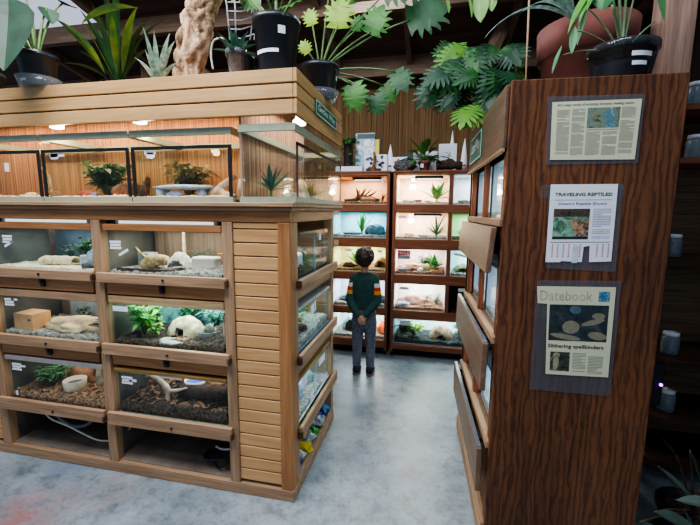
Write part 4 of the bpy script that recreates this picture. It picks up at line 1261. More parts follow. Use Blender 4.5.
dish(X, .10, .08, .025, .045, .03, GREYP, plain('pale water', (200, 220, 226), .2), 'grey oval dish under the red sign', oval=1.4)
rock(X, .27, .07, .025, (.03, .03, .03), WHITE, 'white stone beside the grey oval dish', seed=83)
dish(X, .44, .08, .025, .05, .025, plain('ochre dish', (190, 130, 70), .6), SAND, 'ochre flat dish in the third tank of the right shelf unit')
X, w, h = viv('misty white tank in the fourth row of the right shelf unit', B0, B1, *RR[1], lin('mist liner', (232, 232, 230)), (1, .97, .95), 2.6, cards=[(.11, .24, .10, .03, 0)])
noisy_bed(X, w, .4, .03, .012, CHIPS, 'brown litter in the fourth tank of the right shelf unit', 59)
rock(X, .22, .2, .02, (.12, .07, .08), plain('dusty pink rock', (200, 160, 144), .9), 'dusty pink rock in the misty fourth tank', seed=84)
plant(X, .46, .2, .03, 'bush', 60, .15, LG[6], 'dusky bush in the misty fourth tank', seed=64, spread=1.4, lim=(.33, .53, .08, .36, .18))
plant(X, .33, .28, .03, 'bush', 60, .12, LG[1], 'low green bush behind the dusty pink rock', seed=164, spread=1.5, lim=(.2, .48, .2, .37, .13))
dish(X, .10, .09, .025, .05, .035, plain('sky dish', (140, 170, 200), .4), BLUEG, 'sky blue dish in the misty fourth tank', oval=1.3)
rock(X, .36, .08, .025, (.07, .03, .02), ROCKB, 'brown flat stone in the misty fourth tank', seed=85)
X, w, h = viv('wide cyan white tank in the bottom row of the right shelf unit', B0, C1, *RR[0], lin('ice blue liner', (196, 230, 236)), (.84, .97, 1), 4.4, cards=[(.13, .235, .11, .05, 0)])
noisy_bed(X, w, .4, .045, .015, plain('black gravel', (46, 50, 54), .9, 0, .5, 90, .8), 'black gravel in the wide bottom tank', 60)
for q, (a, b, s_, mt, lb) in enumerate(((.1, .16, .16, LG[1], 'dark green plant at the left of the wide bottom tank'), (.22, .14, .19, leafm('lettuce green', (150, 190, 80), (200, 220, 120)), 'lettuce green plant in the wide bottom tank'), (.74, .18, .17, LG[3], 'blue green plant right of the tan cave in the wide bottom tank'))):
    plant(X, a, b, .05, 'bush', 110, s_ * 1.2, mt, lb, seed=70 + q, width=.2, spread=1.2, lim=(max(.02, a - .13), a + .13, .04, .36, .24))
cave(X, .52, .16, .05, .26, .16, .15, plain('tan cave stone', (160, 136, 112), .9, 0, .45, 20), 'tan low cave in the wide bottom tank', seed=15, hole=.35, holeh=.3)
rock(X, .1, .06, .045, (.06, .03, .03), plain('olive stone', (120, 110, 80), .8), 'olive stone at the front left of the wide bottom tank', seed=86)
# second column
X, w, h = viv('plain white tank in the top row, second column of the right shelf unit', C0, C1, *RR[4], lin('white liner b', (226, 230, 238)), (.93, .96, 1), 2.6)
noisy_bed(X, w, .4, .02, .006, GRAVEL, 'grey gravel in the plain white tank of the second column', 61)
rock(X, .12, .1, .02, (.06, .04, .02), ROCKG, 'flat grey stone in the plain white tank of the second column', seed=87)
MB(X).lathe((0, 0, 0), [(.001, 0), (.001, .001)], 4) if False else None
X, w, h = viv('green lit tank in the second row, second column of the right shelf unit', C0, C1, *RR[3], lin('mint liner', (186, 224, 178)), (.86, 1, .84), 2.8)
noisy_bed(X, w, .4, .02, .006, SOIL, 'dark soil in the green lit tank of the second column', 62)
plant(X, .1, .14, .02, 'bush', 50, .13, LG[2], 'yellow green plant in the green lit tank of the second column', seed=74, lim=(.02, .24, .04, .3, .15))
X, w, h = viv('aqua lit tank in the third row, second column of the right shelf unit', C0, C1, *RR[2], lin('pale aqua liner', (196, 228, 236)), (.86, .97, 1), 2.6, cards=[(.1, .225, .13, .025, -.2)])
noisy_bed(X, w, .4, .03, .01, GRAVEL, 'grey gravel in the aqua lit tank of the second column', 63)
cave(X, .14, .15, .03, .2, .14, .09, plain('moss stone', (130, 150, 110), .9, 0, .4, 24), 'mossy cave in the aqua lit tank of the second column', seed=19, hole=.4)
xf = plainxf(C0, SYF + .032, RR[1][0])
terrarium('unlit black tank in the fourth row, second column of the right shelf unit', xf, C1 - C0, .4, RR[1][1] - RR[1][0] - .002, 'tanks in the back shelves', style='viv', liner=plain('black liner', (24, 30, 32), .6), cards=[(.15, .25, .11, .035, 0)])
noisy_bed(xf, C1 - C0, .4, .02, .006, SOIL, 'dark soil in the unlit black tank', 64)

# ------------------------------------------------------------------ things on top of the shelves
TZ = 2.018
XT = lambda px, y=4.2: at(px, 171, 1, y).x
HT = lambda py, y=4.2: at(400, py, 1, y).z
t = thing('wrapped_bottle', 'dark tall vase wrapped in trailing leaves on the left shelf top', 'vase', (XT(348), 4.22, TZ))
MB().lathe((XT(348), 4.22, TZ), [(.045, 0), (.055, .02), (.05, .3), (.062, .345), (.05, .36)], 20).build('vase', plain('dark vase', (40, 34, 32), .5), t, smooth=True)
F = MB(); rr = random.Random(5)
for i in range(46):
    a = rr.uniform(0, 2 * PI); z = rr.uniform(.02, .4)
    F.leaf((XT(348) + .06 * math.cos(a), 4.22 + .06 * math.sin(a), TZ + z), (math.cos(a), math.sin(a) - .4, rr.uniform(-.6, .5)), rr.uniform(.05, .1), .04, .8, 5)
F.build('vine_leaves', LG[0], t, norm=False)
t = thing('supply_package', 'blue and white upright package with a yellow side on the left shelf top', 'package', (XT(368), 4.3, TZ))
x0, x1 = XT(356, 4.3), XT(375, 4.3)
MB().box(x0, x1, 4.26, 4.34, TZ, TZ + .43).build('carton', plain('pale blue carton', (150, 186, 204), .5, 0, .35, 12), t, bevel=.004)
MB().box(x0 + .01, x1 - .01, 4.2585, 4.26, TZ + .20, TZ + .36).build('front_print', plain('silver print', (206, 216, 224), .4, 0, .6, 30), t)
MB().box(x0 + .02, x1 - .0, 4.258, 4.26, TZ + .37, TZ + .42).build('dark_band', plain('dark teal band', (30, 60, 66), .4), t)
MB().box(x1, x1 + .045, 4.27, 4.33, TZ, TZ + .36).build('yellow_side', plain('yellow print', (224, 200, 40), .5, 0, .15), t)
MB().box(x1 + .045, x1 + .062, 4.27, 4.33, TZ, TZ + .38).build('dark_spine', BLACK, t)


def printed_box(label, px0, px1, y, py_top, mat, patt, spots, seed, dp=.12):
    x0, x1 = XT(px0, y), XT(px1, y); h = HT(py_top, y) - TZ
    t = thing('printed_box', label, 'box', ((x0 + x1) / 2, y + dp / 2, TZ))
    MB().box(x0, x1, y, y + dp, TZ, TZ + h).build('carton', mat, t, bevel=.003)
    rr = random.Random(seed); S = MB()
    for i in range(spots):
        cx, cz = rr.uniform(x0 + .03, x1 - .03), rr.uniform(TZ + .03, TZ + h - .03); r = rr.uniform(.012, .028)
        P = []
        for k in range(10):
            a = 2 * PI * k / 10; q = r * rr.uniform(.5, 1.1); P.append((cx + q * math.cos(a), y - .001, cz + q * math.sin(a)))
        S.quad(*P)
    S.build('print', patt, t, norm=False)
    return t


WB2 = plain('glossy white carton', (226, 226, 236), .35, 0, .08)
MB().box(XT(338), XT(364), 4.09, 4.19, TZ, TZ + .055).build('flat_white_box', WB2, label='flat white box at the left end of the shelf top', cat='box', bevel=.003)
printed_box('white box with dark flower print on the shelf top, left of the pair', 364, 387, 4.13, 154, WB2, plain('dark print ink', (84, 80, 96), .5), 14, 3)
printed_box('white box with red flower print on the shelf top, next to the sharp white cone', 391.5, 407, 4.15, 157, WB2, plain('red print ink', (160, 70, 90), .5), 12, 4)
printed_box('white box with faint grey print behind the terracotta pot', 413, 437, 4.26, 152, WB2, plain('grey print ink', (180, 184, 196), .5), 10, 8)
printed_box('white box with grey print below the tall white cone', 438, 456, 4.28, 145, WB2, plain('grey print ink', (180, 184, 196), .5), 8, 9)
MB().box(XT(400, 4.36), XT(420, 4.36), 4.34, 4.42, TZ, TZ + .20).build('dark_book', plain('teal black cover', (40, 60, 70), .5), label='dark teal box lying behind the printed boxes', cat='box', bevel=.003)
for px, pyt, y, lb in ((390, 144, 4.2, 'narrow white cone between the printed boxes'), (451, 132, 4.38, 'tall white cone behind the right printed box'), (463.5, 140, 4.25, 'white cone with red spot at the right end of the shelf top')):
    x = XT(px, y); h = HT(pyt, y) - TZ
    c = thing('paper_cone', lb, 'cone', (x, y, TZ))
    MB().lathe((x, y, TZ), [(.042, 0), (.036, h * .3), (.02, h * .7), (.001, h)], 14).build('cone', WHITE, c, smooth=True)
    MB().ellip((x, y - .033, TZ + .06), (.02, .008, .014), 10, 6).build('spot', plain('red spot' if px > 460 else 'dark spot', (200, 40, 50) if px > 460 else (90, 70, 70), .5), c, smooth=True)
x = XT(424, 4.14)
t = thing('potted_plant', 'leafy plant in a terracotta pot on the right shelf top', 'plant', (x, 4.14, TZ))
m = MB(); pot_lathe(m, (x, 4.14, TZ), .042, .058, .10); m.build('pot', TERRA, t, smooth=True)
MB().quad((x - .04, 4.077, TZ + .03), (x - .005, 4.077, TZ + .03), (x - .005, 4.077, TZ + .07), (x - .04, 4.077, TZ + .07)).build('pot_label', WHITE, t, norm=False)
F = MB(); S = MB(); rr = random.Random(8)
for i in range(26):
    a = i * 2.4; e = rr.uniform(.05, 1.2)
    d = V((math.cos(a) * math.cos(e), math.sin(a) * math.cos(e) * .8, math.sin(e)))
    b = V((x, 4.14, TZ + .09)); tip = b + d * rr.uniform(.06, .16)
    S.tube([b, b.lerp(tip, .5) + V((0, 0, .01)), tip], .004, 5)
    F.leaf(tip, d + V((0, 0, -.2)), rr.uniform(.12, .2), .06, .8, 6)
S.build('stem', STEM, t, smooth=True); F.build('foliage', LG[0], t, norm=False)
x0 = XT(405, 4.12)
MB().blob((x0, 4.12, TZ + .05), (.10, .05, .06), .9, 14, 3, 6, -.85).build('tangled_root', plain('black grey root', (92, 88, 90), .9, 0, .8, 60, 1), smooth=True, label='tangled grey black root wood left of the terracotta pot', cat='root')
branch(lambda a, b, z: V((XT(436, 4.12) + a, 4.12 + b, TZ + z)), [(0, 0, .05), (.12, 0, .06), (.26, .0, .05)], [.042, .05, .04], BARKD, 'dark rough log on the right shelf top', name='log', cat='log', n=12, wob=.6)
branch(lambda a, b, z: V((XT(374, 4.10) + a, 4.09 + b, TZ + z)), [(-.01, 0, 0), (0, 0, .07), (.01, 0, .13), (0, 0, .2)], [.035, .014, .018, .012], BARK, 'brown wooden figurine stand in front of the printed box', name='wood_stub', cat='wood')
MB().box(XT(366, 4.09) , XT(381, 4.09), 4.075, 4.115, TZ, TZ + .03).build('wooden_plinth', BARKD, label='dark flat wooden plinth under the brown stub', cat='plinth', bevel=.003)

# ------------------------------------------------------------------ right cabinet
TH = math.radians(2.4)
P0 = V((.30, 1.73, 0)); EU = V((math.cos(TH), math.sin(TH), 0)); EV = V((-math.sin(TH), math.cos(TH), 0))
RXF = lambda u, v, z: P0 + EU * u + EV * v + V((0, 0, z))
PW, PH, PD = .645, 2.133, 1.07


def panelm():
    t = NT('stained plywood'); info = (0, 0, 0)
    co = t.coord((1, 1, 1))
    wn = t.noise(t.coord((2.2, 2.2, .55)), 1.6, 5, .55, .4)
    mp = t.n('ShaderNodeMapping'); mp.inputs['Scale'].default_value = (1, 1, .26)
    tc = t.n('ShaderNodeTexCoord'); t.l(tc.outputs['Object'], mp.inputs[0])
    wv = t.n('ShaderNodeTexWave', wave_type='BANDS', bands_direction='X'); wv.inputs['Scale'].default_value = 11; wv.inputs['Distortion'].default_value = 11; wv.inputs['Detail'].default_value = 3; wv.inputs['Detail Scale'].default_value = 1.4; wv.inputs['Detail Roughness'].default_value = .6
    t.l(mp.outputs[0], wv.inputs['Vector'])
    f2 = t.noise(t.coord((60, 60, 2.2)), 1, 4, .6)
    f3 = t.noise(t.coord((2.5, 2.5, 1.2)), 1, 3)
    f4 = t.noise(t.coord((20, 20, 3.2)), 1, 5, .6, 1.2)
    col = t.ramp(wv.outputs['Fac'], [(.1, srgb((92, 55, 34))), (.35, srgb((114, 70, 42))), (.95, srgb((124, 78, 47)))])
    col = t.mix(.7, col, t.ramp(f2, [(.36, (.55, .53, .52, 1)), (.56, (1.05, 1.05, 1.05, 1))]), 'MULTIPLY')
    col = t.mix(.62, col, t.ramp(f4, [(.31, (.34, .33, .33, 1)), (.42, (1, 1, 1, 1))]), 'MULTIPLY')
    col = t.mix(.7, col, t.ramp(f3, [(.35, (.52, .5, .5, 1)), (.65, (1.1, 1.1, 1.1, 1))]), 'MULTIPLY')
    return t.done(t.bsdf(col, .42, 0, .35, f2, .25, .004))


rc = thing('display_cabinet', 'dark plywood-ended cabinet with posted newspaper clippings and tilted shade boards', 'cabinet', RXF(PW / 2, PD / 2, 0), TH)


def rpart(mb, name, mat, parent=None, bevel=.003): return mb.build(name, mat, parent or rc, bevel=bevel)


RB = lambda *q: MB(RXF).box(*q)
rpart(RB(0, PW, 0, .02, 0, PH), 'end_panel', panelm(), bevel=.004)
rpart(RB(.0, PW, PD - .02, PD, 0, PH), 'end_panel', darkwood('z'))
rpart(RB(PW - .02, PW, .02, PD - .02, 0, PH), 'back_panel', plain('cabinet back board', (70, 54, 44), .8))
rpart(RB(0, PW, .02, PD, PH - .022, PH - .002), 'top_board', darkwood('y'))
rpart(RB(-.014, .004, .035, PD + .004, 1.868, 2.126), 'fascia', wood('grey brown fascia', (92, 72, 56), (122, 98, 76), 'y', .6, 1, .3))
rpart(RB(-.022, -.002, .03, PD + .01, 1.852, 1.868), 'fascia_trim', oakgrey('y'))
for v in (.06, .545, PD - .065): rpart(RB(.006, .034, v - .02, v + .024, .0, 1.868), 'post', wood('orange brown post', (110, 56, 30), (150, 84, 50), 'z'))
rpart(RB(-.016, .01, .02, PD - .02, 0, .085), 'base', oakgrey('y'))
for z, zz in ((1.565, 1.54), (1.035, 1.01), (.525, .50), (.10, .085)):
    rpart(RB(.006, .60, .022, PD - .022, zz, z), 'shelf', plain('brown shelf board', (120, 88, 62), .7, 0, .2), bevel=0)
    rpart(RB(-.012, .02, .022, PD - .022, zz - .005, z + .004), 'ledge', oakgrey('y'))
sh = wood('grey brown shade board', (104, 78, 60), (138, 108, 86), 'y', .45, .8, .25)
for i, (zt, zb, to, bo) in enumerate(((1.535, 1.335, -.045, -.062), (1.015, .79, -.052, -.056), (.505, .285, -.054, -.050))):
    m = MB(RXF)
    m.hexa([(bo, .0, zb), (bo + .024, .0, zb), (bo + .024, PD - .02, zb), (bo, PD - .02, zb), (to, .0, zt), (to + .024, .0, zt), (to + .024, PD - .02, zt), (to, PD - .02, zt)])
    b = rpart(m, 'shade_board', sh)
    RB(to + .0245, .004, .10, .14, zt - .03, zt - .006).build('bracket', BLACK, b)
    RB(to + .0245, .004, PD - .14, PD - .10, zt - .03, zt - .006).build('bracket', BLACK, b)
    if i: RB(to + .003, to + .021, .01, PD - .03, zt - .001, zt + .004).build('metal_edge', plain('steel edge', (150, 154, 160), .3, .8, .1), b)
X2 = lambda v1, z: (lambda a, b, zz: RXF(.036 + b, v1 - a, z + zz))
LN = ['upper', 'middle', 'lower']
for r, (z, hh) in enumerate(((1.566, .29), (1.036, .28), (.526, .24))):
    for k, v1 in enumerate((.515, 1.0)):
        X = X2(v1, z); w = .43
        lb = '%s %s aisle tank of the plywood cabinet' % (LN[r], ['near', 'far'][k])
        terrarium(lb, X, w, .5, hh, 'tanks on the aisle side of the plywood cabinet', style='viv', liner=plain('pale blue liner', (186, 206, 220), .6, 0, .1, 4), gl=GLASSB)
        area(X(w / 2, .25, hh - .02), .3, 2.0, (.88, .95, 1), sizey=.4)
        noisy_bed(X, w, .5, .03, .01, [SAND, GRAVEL, plain('shell grit', (170, 178, 176), .9, 0, .5, 50, .6)][r], 'substrate in the ' + lb, 70 + r * 2 + k)
        if r == 0: rock(X, .2, .2, .03, (.08, .06, .05), plain('peach rock', (226, 170, 130), .8), 'peach rock in the ' + lb, seed=90 + k)
        if r == 1: MB(X).box(.12, .3, .2, .34, .02, .17).build('hide_box', plain('peach hide box', (226, 176, 136), .7), label='peach box in the ' + lb, cat='box', bevel=.008)
        if r == 2: branch(X, [(.06, .1, .03), (.2, .12, .07), (.36, .1, .05)], [.014, .016, .01], BARKD, 'dark twisted stick in the ' + lb, name='stick', cat='stick', twigs=[([(.2, .12, .07), (.24, .1, .13), (.3, .12, .15)], [.01, .007, .004])])
# sign on the fascia
q = lambda px, py: at(px, py, 0, .26)
va = (q(487.5, 126).y - P0.y); vb = (q(472, 158).y - P0.y)
sign('green sign with white lettering on the plywood cabinet fascia', lambda a, z, o: RXF(-.0145 - o, .98 - a, 1.905 + z), .42, .16, 'Lizard Way', .76)


# ---------------- papers on the end panel
def onpanel(px, py, off=.0):
    d = ray(px, py); nrm = -EV
    base = P0 + nrm * off
    t = (base - EYE).dot(nrm) / d.dot(nrm)
    return EYE + d * t


def sheet(c, off):
    TL, TR, BR, BL = [onpanel(*p) for p in c]
    nrm = -EV
    return lambda s, t_, o=0: (TL * (1 - s) + TR * s) * (1 - t_) + (BL * (1 - s) + BR * s) * t_ + nrm * (off + o)


def srect(S, s0, s1, t0, t1, o, mb=None):
    mb = mb or MB()
    return mb.quad(S(s0, t1, o), S(s1, t1, o), S(s1, t0, o), S(s0, t0, o))


def columns(S, cols, mb, step=.016, seed=0):
    rr = random.Random(seed)
    for (s0, s1, t0, t1) in cols:
        t_ = t0
        while t_ < t1:
            e = s1 - (rr.uniform(.1, .6) * (s1 - s0) if rr.random() < .12 else 0)
            if rr.random() > .05: srect(S, s0, e, t_, t_ + step * .5, .0008, mb)
            t_ += step
    return mb


def photom(name, stops, scale, seed=0):
    t = NT(name); f = t.noise(t.coord((1, 1, 1), (seed, 0, seed)), scale, 3, .6, .8)
    return t.done(t.bsdf(t.ramp(f, [(p, srgb(c)) for p, c in stops]), .5))


NEWS = plain('yellowed newsprint', (214, 212, 178), .7, 0, .04, 8)
INK = plain('faded ink', (150, 152, 134), .8, 0, .1)
INKD = plain('black ink', (40, 40, 44), .8, 0, .1)


def sleeve(label, c, off=.002):
    S = sheet(c, off); mb = MB()
    q = [S(0, 1), S(1, 1), S(1, 0), S(0, 0)]; r = [S(0, 1, .0006), S(1, 1, .0006), S(1, 0, .0006), S(0, 0, .0006)]
    mb.hexa([q[0], q[1], q[2], q[3], r[0], r[1], r[2], r[3]])
    return mb.build('plastic_sleeve', SLEEVE, label=label, cat='sleeve')


def page(label, c, name, mat, off=.0045, outline=None, cat='clipping'):
    S = sheet(c, off); mb = MB()
    pts = outline or [(0, 1), (1, 1), (1, 0), (0, 0)]
    n = len(pts)
    lo = [S(s, t_, 0) for s, t_ in pts]; hi = [S(s, t_, .0005) for s, t_ in pts]
    mb.add(lo + hi, [tuple(range(n - 1, -1, -1)), tuple(range(n, 2 * n))] + [(i, (i + 1) % n, n + (i + 1) % n, n + i) for i in range(n)])
    o = mb.build(name, mat, label=label, cat=cat)
    return o, S


def lettering(S, txt, s0, s1, t0, t1, mat, par, name='headline', bold=.01):
    text_mesh(txt, lambda x, y: S(s0 + x * (s1 - s0), t1 - y * (t1 - t0), .0011), 1, 1, name, mat, par, bold)


sleeve('clear plastic sleeve taped round the top newspaper clipping', [(547.5, 97), (645, 94), (637.5, 163), (545.5, 165)])
o, S = page('wide yellowed newspaper clipping at the top of the plywood panel', [(552, 102.5), (641.5, 99), (634, 159.5), (549.5, 160)], 'newspaper_clipping', NEWS)
lettering(S, 'All creepy needs of tempting dramatic reading center', .06, .92, .035, .09, INKD, o, bold=.004)
columns(S, [(.06, .21, .14, .90), (.235, .385, .13, .92), (.41, .575, .52, .92), (.60, .765, .52, .92), (.79, .95, .12, .30), (.79, .95, .34, .90)], MB(), .017, 1).build('text_columns', INK, o, norm=False)
srect(S, .41, .775, .12, .46, .0009).build('photo', photom('clipping photo', [(.3, (50, 60, 56)), (.48, (130, 140, 110)), (.6, (70, 120, 140)), (.75, (170, 180, 160))], 26, 2), o, norm=False)
srect(S, .41, .775, .48, .495, .0009).build('caption', INK, o, norm=False)
# strip of tape
MB().add([onpanel(*p, .002) for p in ((540, 198), (624, 196), (624, 184), (541, 185))], [(0, 1, 2, 3)]).build('clear_tape', SLEEVE, label='wide strip of clear tape behind the top of the white flyer', cat='tape', norm=False)
sleeve('clear plastic sheet behind the white flyer', [(548, 186), (623, 185), (615, 272), (546, 268)])
tabs = [(0, 0), (0, 1.0)]
out = [(0, 1), (.235, 1), (.235, .985), (.56, 1.0), (.57, .80), (.66, .785), (.67, 1.0), (1, .99), (1, 0), (0, 0)]
o, S = page('white flyer with green and blue headings and torn tear-off tabs', [(550.5, 184.5), (617.5, 184), (610.5, 262), (545, 262)], 'flyer', WHITE, outline=out, cat='flyer')
lettering(S, 'TRAVELING REPTILES!', .075, .93, .105, .15, plain('dark green ink', (20, 84, 44), .7), o, bold=.03)
lettering(S, "Owen's Reptile Shows", .13, .86, .225, .27, plain('royal blue ink', (24, 64, 170), .7), o, 'subheading', bold=.012)
srect(S, .08, .93, .195, .2, .0009).build('rule', INKD, o, norm=False)
srect(S, .075, .62, .31, .70, .0009).build('photo', photom('flyer photo', [(.3, (30, 34, 30)), (.42, (84, 126, 96)), (.6, (140, 178, 152)), (.78, (170, 200, 180))], 30, 9), o, norm=False)
srect(S, .075, .62, .31, .41, .0012).build('photo_band', photom('flyer photo bank', [(.35, (34, 30, 24)), (.6, (92, 78, 60))], 90, 4), o, norm=False)
srect(S, .075, .62, .665, .70, .0012).build('photo_band', INKD, o, norm=False)
fg = MB(); fg.quad(*[S(a_, b_, .0013) for a_, b_ in ((.62, .66), (.44, .66), (.38, .55), (.33, .48), (.42, .44), (.52, .47), (.62, .43))][::-1])
fg.build('photo_figure', photom('flyer photo figure', [(.4, (26, 24, 26)), (.6, (196, 150, 116))], 70, 1), o, norm=False)
columns(S, [(.67, .94, .31, .58), (.67, .94, .60, .63), (.67, .94, .66, .70)], MB(), .022, 3).build('text_columns', plain('pale blue grey ink', (170, 176, 200), .8), o, norm=False)
srect(S, .05, .95, .735, .742, .0009).build('rule', INKD, o, norm=False)
for lo_, hi_ in ((0, 6), (6, 11)):
    tb = MB()
    for i in range(lo_, hi_):
        s = .08 + i * .085
        if .54 < s < .68: continue
        for k in range(5): srect(S, s, s + .022, .765 + k * .036, .79 + k * .036, .0009, tb)
    tb.build('tab_text', plain('pink ink', (206, 140, 160), .8), o, norm=False)
MB().add([onpanel(*p, .0066) for p in ((571.5, 263), (577, 263), (578, 245), (573, 245))], [(0, 1, 2, 3)]).build('tear_tab', plain('bluish paper tab', (214, 222, 236), .6), label='loose tear-off tab hanging off the white flyer', cat='tab', norm=False)
sleeve('cloudy plastic sleeve round the lowest clipping', [(537, 280), (621, 281), (610, 396), (529, 389)])
out = [(.105, 1), (1, 1), (1, 0), (-.065, 0), (-.05, .19), (.085, .195)]
o, S = page('lowest yellowed clipping with snake photo and notched left edge', [(541.5, 286), (615.5, 287), (607.5, 377), (538, 373)], 'newspaper_clipping', NEWS, outline=out)
lettering(S, 'Datebook', -.02, .70, .045, .155, plain('grey outline ink', (182, 178, 148), .8), o, 'masthead', 0)
srect(S, .78, .93, .05, .16, .0009).build('masthead_logo', photom('small blue picture', [(.35, (40, 90, 130)), (.55, (70, 140, 170)), (.7, (200, 170, 90))], 60, 3), o, norm=False)
srect(S, .12, .93, .20, .605, .0009).build('photo', photom('dark snake photo', [(.3, (22, 30, 38)), (.55, (44, 56, 60)), (.75, (80, 90, 84))], 20, 5), o, norm=False)
sn = MB()
def spoly(cx, cy, rx, ry, rot=0, n=16):
    sn.add([S(cx + rx * math.cos(2 * PI * k / n) * math.cos(rot) - ry * math.sin(2 * PI * k / n) * math.sin(rot), cy + rx * math.cos(2 * PI * k / n) * math.sin(rot) + ry * math.sin(2 * PI * k / n) * math.cos(rot), .0013) for k in range(n)], [tuple(range(n - 1, -1, -1))])
spoly(.43, .45, .12, .075); spoly(.36, .56, .22, .03, .12); spoly(.73, .39, .16, .03, -.2); spoly(.80, .32, .09, .035)
spoly(.80, .54, .13, .045, .1)
sn.build('photo_shapes', plain('snake print', (136, 132, 108), .7, 0, .15, 60), o, norm=False)
sn = MB(); spoly(.48, .255, .08, .045, .1); sn.build('photo_shapes', plain('blue print', (84, 108, 124), .7), o, norm=False)
lettering(S, 'Slithering spellbinders', .12, .90, .645, .70, INKD, o, bold=.02)
srect(S, .16, .44, .735, .955, .0009).build('photo', photom('second snake photo', [(.35, (30, 34, 30)), (.55, (70, 76, 66)), (.7, (150, 140, 110))], 40, 7), o, norm=False)
sn = MB(); spoly(.245, .86, .04, .09, .1); spoly(.25, .77, .05, .03); sn.build('photo_shapes', plain('pale snake print', (160, 154, 124), .7), o, norm=False)
columns(S, [(.48, .67, .74, .96), (.70, .91, .77, .96)], MB(), .017, 5).build('text_columns', INK, o, norm=False)
# ------------------------------------------------------------------ plants on the island canopy
FY = CY + .06


def potted(name, label, c, r0, r1, h, potm=POT, group=None, saucer=None, tag=None, ribs=0):
    t = thing(name, label, 'plant', c, group=group)
    if saucer:
        m = MB(); m.lathe(c, [(saucer * .82, 0), (saucer * .86, .004), (saucer, .055), (saucer * .985, .055), (saucer * .84, .008), (.001, .008)], 28); m.build('saucer', PLASTIC, t, smooth=True)
        c = (c[0], c[1], c[2] + .009)
    m = MB(); pot_lathe(m, c, r0, r1, h)
    for k in range(ribs): m.lathe((c[0], c[1], c[2] + h * (.25 + .14 * k)), [(r0 + (r1 - r0) * (.25 + .14 * k) + .001, 0), (r0 + (r1 - r0) * (.27 + .14 * k) + .004, .006), (r0 + (r1 - r0) * (.28 + .14 * k) + .001, .012)], 32)
    m.build('pot', potm, t, smooth=True)
    MB().lathe((c[0], c[1], c[2] + h * .85), [(r1 * .93, 0), (r1 * .9, .006), (.001, .012)], 24).build('soil', SOIL, t, smooth=True)
    for (az, zf, w_, h_) in (tag or ()):
        r = r0 + (r1 - r0) * zf + .0035; L = MB(); n = 8; vs = []
        for k in range(n + 1):
            a = az - w_ / r / 2 + w_ / r * k / n
            vs += [(c[0] + r * math.cos(a), c[1] + r * math.sin(a), c[2] + h * zf), (c[0] + (r + .001) * math.cos(a), c[1] + (r + .001) * math.sin(a), c[2] + h * zf + h_)]
        L.add(vs, [(2 * k, 2 * k + 2, 2 * k + 3, 2 * k + 1) for k in range(n)]); L.build('pot_label', WHITE, t, norm=False)
    return t, V((c[0], c[1], c[2] + h * .86))


def stemto(S, a, b, r, sag=.25):
    a, b = V(a), V(b); m = a.lerp(b, .5) + V((0, 0, (b - a).length * sag * .4))
    pts = [a]
    for k in range(1, 7):
        t_ = k / 6
        pts.append(a * (1 - t_) ** 2 + m * 2 * t_ * (1 - t_) + b * t_ * t_)
    S.tube(pts, [r * (1 - .4 * k / 6) for k in range(7)], 6)
    return (pts[-1] - pts[-2]).normalized()


CAMN = V((0, -1, -.1))
# 1 big-leaf plant at the left
c = at(37, 84, 1, FY - .04); t, top = potted('potted_philodendron', 'big heart-leaved plant in black pot with clear saucer at the left of the canopy', (c.x, CY + .035, TOPZ), .075, .092, .17, saucer=.105, tag=[(-PI / 2 - .2, .1, .05, .012)])
S, F = MB(), MB()
for px, py, yy, dx, dz, L, W, tw in ((8, -4, 1.66, .12, -1, .40, .27, 0), (47, 8, 1.95, .4, -.5, .16, .10, .2), (22, -20, 1.8, -.2, -.4, .24, .17, 0), (-14, 30, 1.75, -.2, -.9, .25, .17, 0), (62, 4, 2.1, .9, -.3, .16, .09, .2), (33, 22, 1.9, -.5, -.7, .18, .12, 0), (-20, -15, 1.9, -.5, -.4, .25, .18, 0)):
    tip = at(px, py, 1, yy); stemto(S, top, tip, .008, .5)
    F.leaf(tip, (dx, -.25, dz), L, W, .15, 8, .22, .28, .9)
S.build('stem', STEM, t, smooth=True); F.build('foliage', leafm('heart leaf green', (12, 42, 26), (28, 66, 46), .6, .04), t, norm=False)
# edge pot cut by the frame
c = at(-4, 85, 1, FY); t, top = potted('potted_plant', 'plant with dry roots in a pot cut by the photo\'s left edge', (c.x - .03, CY + .04, TOPZ), .06, .075, .11, potm=plain('speckled pot', (70, 62, 54), .8, 0, .5, 60))
F = MB(); S = MB()
for i in range(7):
    a = i * .9; d = V((math.cos(a) * .6, math.sin(a) * .6 - .2, .8)); F.leaf(top, d, .26, .05, .8)
S.tube([top, top + V((0, 0, .05))], .01, 6).build('stem', STEM, t); F.build('foliage', LG[1], t, norm=False)
# dracaena with yellow edges
c = at(118, 80, 1, FY + .3); t, top = potted('potted_dracaena', 'long-leaved dracaena with yellow-edged blades set back on the canopy', (c.x, FY + .30, TOPZ), .07, .085, .1)
S = MB(); S.tube([top - V((0, 0, .01)), top + V((0, 0, .03))], .012, 8).build('stem', STEM, t, smooth=True)
F, G, P = MB(), MB(), MB()
for px, py, W in ((150, 28, .055), (116, -25, .06), (85, 55, .05), (96, 14, .045), (168, 30, .035), (70, 68, .04), (104, -12, .05), (165, 62, .04), (88, 22, .05)):
    tip = at(px, py, 1, FY + .02 + random.uniform(0, .16)); d = tip - top
    F.leaf(top, d.normalized() + V((0, 0, .75)), d.length * 1.2, W * .72, 1.25, 10, .2, .5, twist=.5)
for px, py, W in ((137, 16, .05), (60, 25, .05), (112, 22, .04)):
    tip = at(px, py, 1, FY); d = tip - top
    G.leaf(top + d * .25, d.normalized() + V((0, 0, .7)), d.length * .85, W, 1.1, 9, .2, .5, twist=.7)
F.build('foliage', leafm('dracaena green', (18, 56, 26), (40, 90, 38), .5, .06), t, norm=False)
stemto(G, top, at(82, 22, 1, FY - .02), .005, .3)
